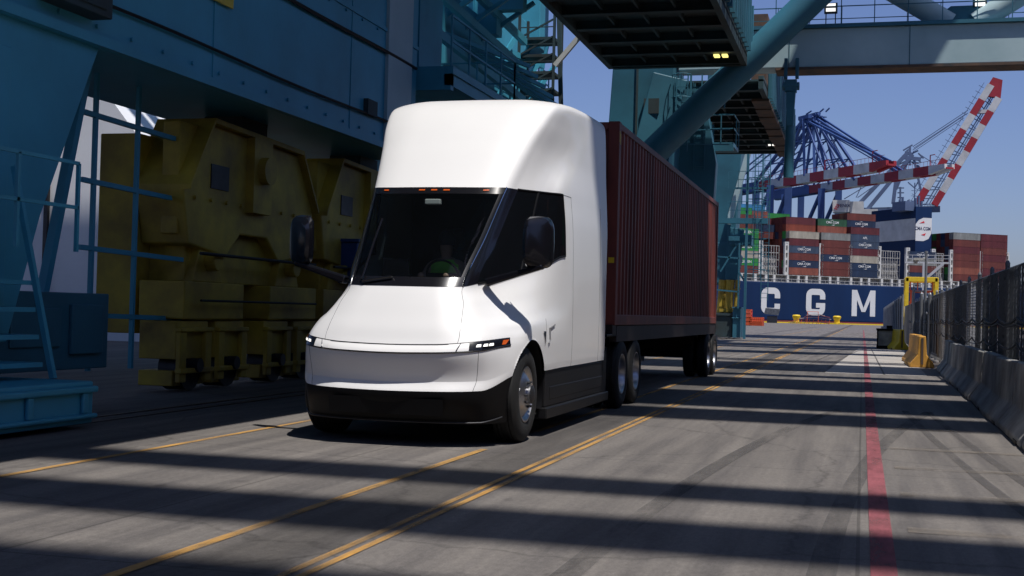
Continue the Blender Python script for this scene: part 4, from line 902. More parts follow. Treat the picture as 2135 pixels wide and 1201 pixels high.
# ================================================================== RIGHT SIDE: barriers, fence, yard things
def jersey(L_=2.9):
    b = MB(); prof = [(-.30, 0), (.30, 0), (.30, .08), (.12, .33), (.075, .90), (-.075, .90), (-.12, .33), (-.30, .08)]
    b.prism([(x, z) for x, z in prof], 'y', 0, L_); return b
proto = None
yb = 9.5; k = 0; names = ['nearest the camera', 'second from the camera', 'third from the camera', 'fourth from the camera', 'fifth from the camera', 'sixth from the camera', 'seventh from the camera', 'eighth from the camera', 'ninth from the camera', 'farthest before the gate']
while k < 10:
    xb = 2.04+.015*(yb-15)
    if proto is None:
        proto = thing('concrete_barrier', None, 'barrier', group='concrete barriers along the fence foot')
        jersey().build('body', 'concrete', proto, bevel=.02)
        b = MB(); b.box((-.31, .35, .0), (-.29, .75, .05)); b.box((-.31, 2.1, .0), (-.29, 2.5, .05)); b.build('lifting_slot', 'trim_black', proto)
        o = proto
    else: o = copy_tree(proto)
    o['label'] = 'grey concrete barrier below the mesh fence, '+names[k]
    o.location = (xb, yb, 0); o.rotation_euler = (random.uniform(-.01, .01), 0, -.015+random.uniform(-.012, .012)); yb += 3.03; k += 1

fence = thing('mesh_fence', 'tall grey chain link fence with dark slats along the right edge', 'fence', (0, 0, 0))
FX, FZ = 2.62, 2.48
for bay_i in range(20):
    b = MB(); sparse = bay_i % 4 == 2
    for k in range(35):
        yy = 14.06+3.05*bay_i+k*.0855
        if random.random() < (.82 if sparse else .28): continue
        b.box((FX-.006, yy, .12+random.uniform(0, .1)), (FX+.006, yy+.058, FZ-.03))
    b.build('slat_panel', 'slats', fence)
b = MB(); 
for k in range(520):
    yy = 13.0+k*.14
    for s_ in (-1, 1):
        p = Vector((FX+.018*s_, yy, .08 if s_ > 0 else FZ-.05)); q = Vector((FX+.018*s_, yy+(FZ-.13), FZ-.05 if s_ > 0 else .08)); b.tube(p, q, .0035, 3, caps=False)
b.build('chain_link', 'fence', fence)
ys_ = [14+3.05*k for k in range(21)]
for k, yy in enumerate(ys_):
    b = MB(); b.tube((FX+.05, yy, 0), (FX+.05, yy, FZ+.1), .045, 12); b.tube((FX+.05, yy, FZ+.1), (FX+.05, yy, FZ+.16), .05, 12, r2=.02); b.build('fence_post', 'fence', fence, smooth=True)
b = MB(); b.tube((FX+.04, 14, FZ-.02), (FX+.04, 77, FZ-.02), .024, 8); b.build('top_rail', 'fence', fence)
b = MB()
for z0_, sag in ((1.52, .10), (1.42, .05), (1.08, .12)):
    for k in range(20):
        P_ = [(FX-.10, 14+3.05*(k+t), z0_-sag*4*t*(1-t)) for t in np.linspace(0, 1, 6)]; b.path(P_, .022 if z0_ > 1.2 else .016, 5)
b.build('cable', 'cable', fence)

# far part of the fence beyond the gate
fence2 = thing('mesh_fence', 'distant run of dark mesh fence with bright posts beyond the yellow barriers', 'fence')
for k in range(16):
    b = MB(); yy = 82+5.5*k; b.tube((2.35+.01*k, yy, 0), (2.35+.01*k, yy, 3.1), .06, 8); b.build('fence_post', 'fence', fence2)
b = MB(); b.add([(2.40, 82, .8), (2.56, 165, .8), (2.56, 165, 3.0), (2.40, 82, 3.0)], [(0, 1, 2, 3)]); b.box((2.2, 82, 0), (2.45, 165, .8)); b.build('mesh_panel', 'slats', fence2)
gate = thing('gate_frame', 'pair of galvanised gate posts with a crossbar where the fence turns', 'gate')
for (xx, yy, h_) in ((2.25, 62, 3.0), (2.75, 62, 3.05), (2.35, 56, 2.6), (2.5, 52, 2.5)):
    b = MB(); b.tube((xx, yy, 0), (xx, yy, h_), .06, 12); b.tube((xx, yy, h_), (xx, yy, h_+.08), .065, 12, r2=.02); b.build('gate_post', 'fence', gate, smooth=True)
b = MB(); b.tube((2.25, 62, 2.85), (2.75, 62, 2.85), .04, 8); b.tube((2.3, 50, 1.75), (2.75, 60, 1.9), .035, 8); b.build('crossbar', 'fence', gate)
b = MB()
for k in range(9): b.bar((2.55, 48+1.5*k, .3), (2.55, 48+1.5*k, 2.3), .05)
b.add([(2.57, 47, .2), (2.57, 62, .2), (2.57, 62, 2.35), (2.57, 47, 2.35)], [(0, 1, 2, 3)]); b.build('gate_leaf', 'slats', gate)
# camera pole
pole = thing('camera_pole', 'slim grey pole with a white dome security camera above the gate', 'pole')
b = MB(); b.tube((2.55, 57, 0), (2.55, 57, 4.35), .055, 12); b.tube((2.55, 57, 4.35), (2.55, 57, 4.45), .07, 12); b.build('post', 'fence', pole, smooth=True)
b = MB(); b.bar((2.55, 57, 4.15), (2.2, 57, 4.05), .06); b.box((2.05, 56.85, 4.05), (2.35, 57.15, 4.15)); b.lathe([(0, 0)], (0, 0, 0)); b.build('bracket', 'offwhite', pole)
b = MB(); b.tube((2.12, 57, 4.05), (2.12, 57, 3.92), .13, 16, r2=.07); b.build('camera_dome', 'offwhite', pole, smooth=True)
# yellow barriers
def ybar(x, y, rot, lab, mt, L_=1.9, h=.96):
    r = thing('traffic_barrier', lab, 'barrier', (x, y, 0), rot, group='yellow barriers by the gate')
    b = MB(); b.prism([(-.36, 0), (.36, 0), (.36, .10), (.34, .14), (.14, .40), (.10, h), (-.10, h), (-.14, .40), (-.34, .14), (-.36, .10)], 'y', 0, L_)
    b.build('body', mt, r, bevel=.025)
    b = MB()
    for yy in (-.02, L_): 
        b.box((-.035, yy, .1), (.035, yy+.02, h-.06))
    for yy in (.5, 1.2): b.box((-.365, yy, .0), (.365, yy+.22, .07))
    b.build('end_groove', 'rust', r)
    return r
ybar(1.80, 41.6, .02, 'faded yellow jersey barrier nearest on the pale slab', 'yellow', 3.4, .98)
ybar(1.86, 45.3, .03, 'second yellow jersey barrier butted behind the faded one', 'yellow', 3.4, .98)
ybar(1.93, 67.3, .25, 'small bright yellow plastic barrier beside the dark block', 'yellow2', 1.4, 1.03)
blk = thing('concrete_block', 'weathered dark concrete block with a black tarp rim near the red line', 'block')
b = MB(); b.box((.76, 68.6, .08), (1.86, 70.6, .98)); b.build('body', 'chassis_c' if 'chassis_c' in M else 'concrete', blk, bevel=.03)
b = MB(); b.box((.70, 68.55, .93), (1.90, 70.7, 1.04)); b.box((.72, 68.53, .1), (.79, 68.59, .93)); b.box((1.83, 68.53, .1), (1.9, 68.59, .93)); b.box((.72, 68.53, .0), (1.9, 70.6, .16)); b.box((1.2, 69.2, 1.04), (1.5, 69.7, 1.2)); b.build('rubber_rim', 'trim_black', blk)

# equipment behind the fence
for i, (x, y, c, lab) in enumerate([(7.2, 22, 'offwhite', 'pale storage container behind the near end of the fence'), (7.6, 37, 'concrete', 'grey storage container behind the middle of the fence'), (8.0, 53, 'offwhite', 'pale storage container behind the far end of the fence')]):
    r = thing('storage_container', lab, 'container', group='containers behind the fence')
    b = MB(); b.box((x, y, .1), (x+2.4, y+12, 2.2)); b.build('body', c, r, bevel=.02)
    b = MB(); v_, f_ = corr(x-.02, y+.1, y+11.9, .25, 2.05, sd=-1); b.add(v_, f_); b.build('side_wall', c, r)

# yellow portal frame (straddle carrier) far down the yard
rtg = thing('straddle_carrier', 'yellow portal machine with a red spreader standing before the ship', 'port vehicle')
gx, gy, sc = 6.0, 200, 1.0
b = MB()
for yy in (0, 5):
    b.box((gx, gy+yy, 0), (gx+.55, gy+yy+.8, 8.1)); b.box((gx+4.25, gy+yy, 0), (gx+4.8, gy+yy+.8, 8.1)); b.box((gx+.1, gy+yy, 7.5), (gx+4.7, gy+yy+.8, 8.2))
for xx in (gx, gx+4.25): b.box((xx, gy+.8, 7.6), (xx+.5, gy+5, 8.0))
b.build('portal_frame', 'yellow2', rtg, bevel=.05)
b = MB(); b.box((gx+.75, gy+1, 5.9), (gx+4.1, gy+4, 6.25)); 
for k in range(4): b.bar((gx+.8+k*1.05, gy+1, 6.2), (gx+.8+k*1.05, gy+1, 7.5), .14)
for xx in (gx+.9, gx+3.9): b.bar((xx, gy+1, .5), (xx, gy+1, 6), .25)
b.box((gx+.75, gy+1, 4.1), (gx+4.1, gy+4, 4.6)); b.build('spreader', 'orange', rtg)
b = MB(); b.box((gx+1.1, gy+1.2, 4.6), (gx+2.5, gy+3, 5.8)); b.build('cabin', 'blueb', rtg)
b = MB()
for xx in (gx+.28, gx+4.5):
    for k in range(3): b.tube((xx-.25, gy+.5+2.5*k, .6), (xx+.25, gy+.5+2.5*k, .6), .6, 16)
b.build('wheel_row', 'tyre', rtg, smooth=True)
gan = thing('loading_platform', 'white steel loading frame with a diagonal arm right of the yellow portal', 'platform')
b = MB(); X0, Y_, = 11.2, 260
railing(b, (X0-3.5, Y_, 13.2), (X0+4.8, Y_, 13.2), 1.3, 1.3, .06); b.box((X0-3.5, Y_, 12.9), (X0+4.8, Y_+2, 13.2)); b.box((X0-.2, Y_, 4), (X0+.6, Y_+1, 12.9)); b.bar((X0+.3, Y_, 9.8), (X0+3.6, Y_, 12.9), .5)
b.box((X0+.4, Y_, 6.2), (X0+3.8, Y_+1, 6.6)); railing(b, (X0+.4, Y_, 6.6), (X0+3.8, Y_, 6.6), 1.1, 1., .05); b.box((X0+3.4, Y_, 0), (X0+3.8, Y_+.6, 6.6)); b.box((X0-.2, Y_, 0), (X0+.6, Y_+1, 4)); b.build('frame', 'bandwhite', gan)

# quay furniture
for i, (s_, lab) in enumerate([(-7.5, 'short yellow mooring bollard under the letter C'), (8.6, 'yellow mooring bollard standing alone between the letters G and M')]):
    p = quay2(s_, -16); r = thing('bollard', lab, 'bollard', p, 0, group='yellow mooring bollards on the quay edge')
    b = MB(); 
    N_ = 20; vs_ = []
    pr_ = [(1.7, 0), (1.7, .25), (1.0, .4), (.95, 1.5), (1.35, 2.1), (1.4, 2.6), (1.0, 2.95), (.02, 3.0)]
    for rr, z_ in pr_: vs_ += [(rr*math.cos(2*math.pi*q/N_), rr*math.sin(2*math.pi*q/N_), z_) for q in range(N_)]
    b.add(vs_, [(q*N_+j, q*N_+(j+1) % N_, (q+1)*N_+(j+1) % N_, (q+1)*N_+j) for q in range(len(pr_)-1) for j in range(N_)]); b.build('post', 'yellow2', r, smooth=True)
    b = MB(); b.box((-2.6, -1.6, 0), (2.6, 1.6, .5)); b.build('base', 'yellow2', r)
r = thing('edge_kerb', 'low yellow kerb running along the quay edge below the ship', 'kerb')
b = MB(); b.bar(quay2(-60, -10)+Vector((0, 0, .2)), quay2(120, -10)+Vector((0, 0, .2)), .8, .4)
b.build('kerb_beam', 'yellow2', r)
def cage(px, py, w_, d_, h_, lab):
    r = thing('orange_cage', lab, 'cage', (px, py, 0), group='orange steel cages on the quay')
    b = MB()
    for z_ in np.linspace(0, h_, 5): 
        b.bar((0, 0, z_), (w_, 0, z_), .18); b.bar((0, d_, z_), (w_, d_, z_), .18); b.bar((0, 0, z_), (0, d_, z_), .18); b.bar((w_, 0, z_), (w_, d_, z_), .18)
    for k in range(7): b.bar((w_*k/6, 0, 0), (w_*k/6, 0, h_), .18); b.bar((w_*k/6, d_, 0), (w_*k/6, d_, h_), .18)
    b.build('bars', 'orange', r); b = MB(); b.box((.1, .1, 0), (w_-.1, d_-.1, h_*.55)); b.build('load', 'orange', r)
cage(-21.6, 240, 1.5, 3, 2.9, 'tall orange steel cage beside the far crane leg')
cage(-20.2, 240, 2.3, 3, 1.5, 'low orange steel cage to the right of the tall one')
lp = thing('gangway', 'pile of curved weathered planks and rails lying on the quay before the ship', 'planks')
for k, (z_, l0, l1) in enumerate([(.6, -10.5, 9), (1.3, -9.5, 9.5), (2.0, -6, 9.8), (2.6, -3.5, 9.2), (3.1, -2.6, 6.5)]):
    b = MB(); P_ = []
    for t in np.linspace(0, 1, 9): s_ = -1.5+(l0+(l1-l0)*t)*.75; P_.append(quay2(s_, -34-k*.5)+Vector((0, 0, z_+.5*math.sin(math.pi*t)-.35)))
    for a, c in zip(P_[:-1], P_[1:]): b.bar(a, c, .5, .16)
    b.build('plank', 'timber' if k % 2 == 0 else 'hullred', lp)
b = MB(); 
for s_ in (-2.2, 2.2): b.bar(quay2(-1+s_, -36)+Vector((0, 0, 0)), quay2(-1+s_*.9, -36)+Vector((0, 0, 4)), .15)
b.bar(quay2(-3.2, -36)+Vector((0, 0, 4)), quay2(1.2, -36)+Vector((0, 0, 4)), .15)
for s_ in np.linspace(-6, 6, 9): b.bar(quay2(-1+s_, -35), quay2(-1+s_+.4, -35)+Vector((0, 0, 1.5)), .12)
b.build('support_rack', 'orange', lp)
gp = thing('generator', 'small grey generator cabinet with a tilted panel below the letter C', 'cabinet', quay2(-16.5, -26), 0)
b = MB(); b.box((-1.6, -1, 0), (1.6, 1, 2.3)); b.build('body', 'dark_steel', gp); b = MB(); b.prism([(-2.6, 2.9), (2.1, 2.5), (2.6, 4.6), (-2.1, 4.9)], 'y', -1.2, -1.0); b.build('panel', 'slats', gp)

# ================================================================== SHIP
def SP(s_, w_, z_): return SH_P+SH_D*s_+SH_N*w_+Vector((0, 0, z_))
SM = Matrix(((SH_D.x, SH_N.x, 0, SH_P.x), (SH_D.y, SH_N.y, 0, SH_P.y), (0, 0, 1, 0), (0, 0, 0, 1)))
ship = thing('container_ship', 'huge navy container ship with white CGM letters berthed across the yard', 'ship'); ship.matrix_world = SM
# local frame: x along, y into the ship, z up
b = MB(); b.box((-190, 0, 0.9), (175, 51, 14.4)); b.build('hull', 'navy', ship, bevel=.3)
b = MB(); b.box((-190, -.02, -3), (175, 51, .9)); b.build('boot_topping', 'hullred', ship)
b = MB(); b.box((-190, .4, 14.4), (175, 50, 14.7)); b.box((-190, 2.5, 14.7), (175, 3, 16.9)); b.box((-190, .3, 16.9), (175, 50, 17.15)); b.build('deck', 'concrete', ship)
b = MB(); s_ = -60; k = 0
while s_ < 100:
    b.box((s_, .2, 14.4), (s_+.9, 1.2, 17.0)); s_ += (3.3, 5.5, 4.3)[k % 3]; k += 1
b.build('deck_posts', 'offwhite', ship)
b = MB()
for k in range(90): b.bar((-70+2*k, .15, 14.4), (-70+2*k, .15, 15.6), .08)
b.bar((-70, .15, 15.6), (110, .15, 15.6), .1); b.build('deck_railing', 'offwhite', ship)
M['hull_letter'] = M['letter']
def arcpts(cx, cz, rx, rz, a0, a1, n=7): return [(cx+rx*math.cos(R_(a0+(a1-a0)*i/n)), cz+rz*math.sin(R_(a0+(a1-a0)*i/n))) for i in range(n+1)]
def letter_poly(name, poly, parent, off): 
    b = MB(); b.prism([(x+off, z) for x, z in poly], 'y', -.12, -.03); o = b.build(name, 'letter', parent); return o
def CG(off, w_, zb, zt, t, g=False):
    """blocky C or G out of quads"""
    b = MB(); H_ = zt-zb; r = 2.2; ri = .7; n = 6
    def ring(cx, cz, a0, a1):
        for i in range(n):
            a, c = R_(a0+(a1-a0)*i/n), R_(a0+(a1-a0)*(i+1)/n)
            b.add([(cx+r*math.cos(a), -.05, cz+r*math.sin(a)), (cx+r*math.cos(c), -.05, cz+r*math.sin(c)), (cx+(r-t if r-t > .05 else .05)*math.cos(c), -.05, cz+(r-t)*math.sin(c) if r-t > .05 else cz), (cx+(r-t if r-t > .05 else .05)*math.cos(a), -.05, cz+(r-t)*math.sin(a) if r-t > .05 else cz)], [(0, 1, 2, 3)])
    x0, x1 = off, off+w_
    r = t+.35
    for cx, cz, a0 in ((x0+r, zt-r, 90), (x1-r, zt-r, 0), (x0+r, zb+r, 180), (x1-r, zb+r, 270)): ring(cx, cz, a0, a0+90)
    def q(xa, za, xb, zb_): b.add([(xa, -.05, za), (xb, -.05, za), (xb, -.05, zb_), (xa, -.05, zb_)], [(0, 1, 2, 3)])
    q(x0, zb+r, x0+t, zt-r); q(x0+r, zt-t, x1-r, zt); q(x0+r, zb, x1-r, zb+t)
    q(x1-t, zt-r-1.2, x1, zt-r); q(x1-t, zb+r, x1, zb+r+(1.9 if g else 1.2))
    if g: q(x0+w_*.52, zb+r+.2, x1-t, zb+r+1.9)
    return b
CG(-22.2, 7.6, 3.0, 12.4, 2.2).build('hull_letter', 'letter', ship, label='white letter C on the navy hull')
CG(-4.0, 7.9, 3.0, 12.5, 2.2, True).build('hull_letter', 'letter', ship, label='white letter G on the navy hull')
mx0, mx1, zb_, zt_ = 15.0, 25.0, 3.1, 12.6; wv = 2.2; b = MB()
for poly in ([(mx0, zb_), (mx0+wv, zb_), (mx0+wv, zt_), (mx0, zt_)], [(mx1-wv, zb_), (mx1, zb_), (mx1, zt_), (mx1-wv, zt_)],
             [(mx0+wv, zt_), (mx0+wv, zt_-3.6), ((mx0+mx1)/2-.8, zb_+1.6), ((mx0+mx1)/2, zb_+3.0)], [(mx1-wv, zt_), (mx1-wv, zt_-3.6), ((mx0+mx1)/2+.8, zb_+1.6), ((mx0+mx1)/2, zb_+3.0)],
             [((mx0+mx1)/2-.8, zb_+1.6), ((mx0+mx1)/2+.8, zb_+1.6), ((mx0+mx1)/2, zb_+3.2)]):
    b.add([(x, -.05, z) for x, z in poly], [tuple(range(len(poly)))])
b.build('hull_letter', 'letter', ship, label='white letter M on the navy hull')
# funnel / accommodation block
b = MB(); b.box((44.0, 3, 17), (51.2, 31, 44.6)); b.build('funnel_casing', 'navy', ship, bevel=.1)
fz0, fz1 = 32.2, 40.2
b = MB(); b.box((43.95, 3.2, fz0), (44.0, 31.0, fz1)); b.build('funnel_stripe', 'bandwhite', ship)
b = MB(); n = 16; P_ = [(44.1, fz0-.6), (48.6, fz0-.6)]+[(46.2+4.2*math.cos(a), 0) for a in []]
P_ = [(44.02, fz0-.4), (47.6, fz0-.4), (49.8, fz0+.5), (50.9, fz0+2.4), (51.15, fz0+4.0), (51.15, fz1+.3), (47.4, fz1+.3), (45.4, fz1-.6), (44.02, fz1-2.2)]
b.add([(x, 2.96, z) for x, z in P_], [tuple(range(len(P_)))]); b.build('logo_panel', 'letter', ship)
RX = Matrix.Rotation(R_(90), 4, 'X')
textmesh('logo_text', 'CMA CGM', 1.75, 'logo_navy', Matrix.Translation((47.2, 2.9, fz0+4.2)) @ RX, ship, bold=.03, sx=.85)
b = MB(); b.prism([(45.6, fz0+6.2), (47.6, fz0+7.1), (47.9, fz0+6.4)], 'y', 2.88, 2.93); b.prism([(46.4, fz0+1.9), (48.6, fz0+2.6), (48.0, fz0+1.6)], 'y', 2.88, 2.93); b.build('logo_swoosh', 'logo_red', ship)
b = MB(); b.box((46.6, 2.9, 22.5), (49.6, 2.98, 27.2)); b.build('vent_opening', 'trim_black', ship)
b = MB()
for k in range(8): b.tube((44.8+(k % 4)*1.3, 6+(k//4)*8, 44.6), (44.8+(k % 4)*1.3, 6+(k//4)*8, 47+k % 3), .45, 10)
railing(b, (44, 3, 44.6), (50.4, 3, 44.6), 1.4, 1.2, .06); b.box((40, 4, 43.0), (44, 12, 46.5)); b.bar((47, 8, 44.6), (47, 8, 54), .3); b.bar((45.6, 8, 51), (48.4, 8, 51), .2); b.bar((45.6, 8, 49), (48.4, 8, 49), .2); b.build('exhaust_stack', 'bluegrey', ship)
# lashing bridges
def lashing(s_, zt=31):
    b = MB(); z0_ = 17.15
    for k in (0, 1.15): b.box((s_+k, .3, z0_), (s_+k+.45, 1.3, zt))
    for z_ in np.arange(z0_, zt, 2.6): b.box((s_+.45, .4, z_), (s_+1.15, 1.2, z_+.9))
    b.box((s_, .3, zt), (s_+1.6, 1.3, zt+.4)); b.build('lashing_post', 'offwhite', ship)
for s_ in (-35.0, -23.3, -12.9, 1.25, 13.35, 25.8, 38.2, 49.5, 57.6, 70.9, 83): lashing(s_, 28.5)
def bridge_frame(s0, s1, zt=27.5):
    b = MB(); n = int((s1-s0)/.95)
    for k in range(n+1): b.bar((s0+(s1-s0)*k/n, 4, 17), (s0+(s1-s0)*k/n, 4, zt), .22)
    for z_ in (20, 22.5, 25, zt): b.bar((s0, 4, z_), (s1, 4, z_), .25)
    b.bar((s0+2, 2, 17.2), (s0+.5, 2, 23), .2); b.bar((s1-2, 2, 17.2), (s1-4, 2, 23), .2); b.box((s0, 5.5, 17.2), (s1, 6, 24)); 
    b.build('lashing_bridge', 'concrete', ship)
bridge_frame(-21.5, -13.1); bridge_frame(27.6, 38); bridge_frame(51.3, 57.4)

CC = {'brown': (0.20, 0.045, 0.034), 'maroon': (0.155, 0.025, 0.032), 'salmon': (0.36, 0.105, 0.065), 'orange-red': (0.30, 0.06, 0.03), 'navy': (0.015, 0.040, 0.10), 'slate blue': (0.055, 0.090, 0.155),
      'beige': (0.55, 0.50, 0.40), 'grey': (0.32, 0.33, 0.31), 'green': (0.03, 0.33, 0.06), 'dark green': (0.03, 0.13, 0.06), 'sky blue': (0.04, 0.27, 0.55)}
CMESH = {}
def ship_container_mesh(c):
    if c in CMESH: return CMESH[c]
    mk = 'shipbox_'+c.replace(' ', '_').replace('-', '_'); M[mk] = mat(mk, tuple(v*.70 for v in CC[c]), .65, var=.4, scale=.5, streak=(1, 1, .3))
    b = MB(); L_, W_, H_ = 12.19, 2.44, 2.56
    b.box((.12, .05, .12), (L_-.12, W_-.05, H_-.1))
    for x in (0, L_-.14):
        for y in (0, W_-.14): b.box((x, y, 0), (x+.14, y+.14, H_))
    for y in (0, W_-.1): b.box((.14, y, 0), (L_-.14, y+.1, .16)); b.box((.14, y, H_-.12), (L_-.14, y+.1, H_))
    for x in (0, L_-.1): b.box((x, .14, 0), (x+.1, W_-.14, .16)); b.box((x, .14, H_-.12), (x+.1, W_-.14, H_))
    for k in range(21): b.box((.4+k*.55, .02, .16), (.65+k*.55, W_-.02, H_-.12))
    for k in range(4): b.box((.06, .4+k*.5, .16), (.13, .5+k*.5, H_-.12))
    o = b.build('shipping_container', mk); me = o.data; bpy.data.objects.remove(o); CMESH[c] = me; return me
ORD = ['bottom', 'second', 'third', 'fourth', 'fifth', 'sixth', 'seventh', 'eighth', 'ninth', 'tenth']
DEP = ['outermost', 'second', 'third', 'fourth', 'fifth', 'sixth', 'seventh', 'eighth', 'ninth', 'tenth', 'eleventh', 'twelfth']
def add_text(par, txt, size, x, z, mt='letter', sx=1.0):
    return textmesh('container_lettering', txt, size, mt, Matrix.Translation((x, -.04, z)) @ RX, par, bold=.02, sx=sx)
nbox = 0
def bay(s0, desc, cols, z0=17.3, L_=12.19):
    """cols: list (outermost first) of (list of colours bottom up); None = gap; tuple = (colour, text)"""
    global nbox
    for d, col in enumerate(cols):
        for lv, c in enumerate(col):
            if c is None: continue
            txt = None
            if isinstance(c, tuple): c, txt = c
            o = bpy.data.objects.new('shipping_container', ship_container_mesh(c)); COL.objects.link(o)
            o.matrix_world = SM @ Matrix.Translation((s0, .25+2.52*d, z0+2.6*lv)); nbox += 1
            lab = '%s container, %s level, %s row inward, %s' % (c, ORD[lv], DEP[d], desc)
            tag(o, lab, 'container', 'containers stacked on the ship')
            if txt:
                t = add_text(o, txt, 1.15 if txt != 'EVERGREEN' else 1.3, 6.1 if txt != 'EVERGREEN' else 6.1, 1.3)
                if txt == 'CMA CGM':
                    b = MB(); b.prism([(4.9, 2.0), (6.3, 2.3), (6.5, 2.1)], 'y', -.045, -.03); b.prism([(5.6, .35), (7.2, .62), (6.8, .3)], 'y', -.045, -.03); b.build('container_lettering', 'letter', o)
MIX = ['brown', 'maroon', 'brown', 'green', 'maroon', 'navy', 'brown', 'salmon', 'dark green', 'orange-red', 'maroon', 'brown', 'slate blue']
def rnd(n, start=0): return [None]*start+[random.choice(MIX) for _ in range(n)]
CM = 'CMA CGM'
bay(-36.0+.2, 'green stack by crane leg', [['brown', ('green', 'EVERGREEN'), 'beige', ('green', 'EVERGREEN'), 'green', ('green', 'EVERGREEN')]]+[rnd(2, 6)]*0+[rnd(3, 5), rnd(4, 5), rnd(4, 5)])
bay(-23.3, 'stack behind lashing bridge', [[], [], [], [], rnd(2, 5), rnd(4, 4), rnd(5, 4), rnd(5, 4)+['sky blue']])
bay(-11.2, 'stack above letter G', [['salmon', ('navy', CM), 'brown', ('slate blue', CM), 'maroon', 'beige'], rnd(6)+['orange-red', 'maroon'], rnd(8), rnd(8)] + [rnd(5, 3) for _ in range(4)]+[rnd(6, 3)+[] for _ in range(2)])
bay(1.9-.0, 'stack between G and M', [['brown', 'brown', ('navy', CM), 'brown', 'brown', 'grey'], rnd(6)+['salmon', ('dark green', CM)], rnd(8)] + [rnd(5, 3) for _ in range(3)])
bay(14.2, 'stack above letter M', [['navy', ('navy', CM), 'beige', 'maroon', ('slate blue', CM), ('slate blue', 'APL'), 'maroon'], rnd(7)+[('navy', CM), 'brown'], rnd(9)]+[rnd(6, 3) for _ in range(2)])
bay(39.3, 'low stack before the funnel', [['navy', 'brown', 'grey', ('navy', CM)]])
bay(58.9, 'stack right of the funnel', [['brown', 'salmon', 'brown', 'brown', 'maroon', 'brown', 'grey'], rnd(7), rnd(7)[:6]+['navy'], rnd(7)]+[rnd(4, 3) for _ in range(3)])
bay(71.4, 'rightmost stack on the ship', [['maroon', 'maroon', 'brown', 'maroon', 'brown', 'maroon', 'maroon'][:7], ['maroon']*7, ['brown']*7])
print('ship containers', nbox)

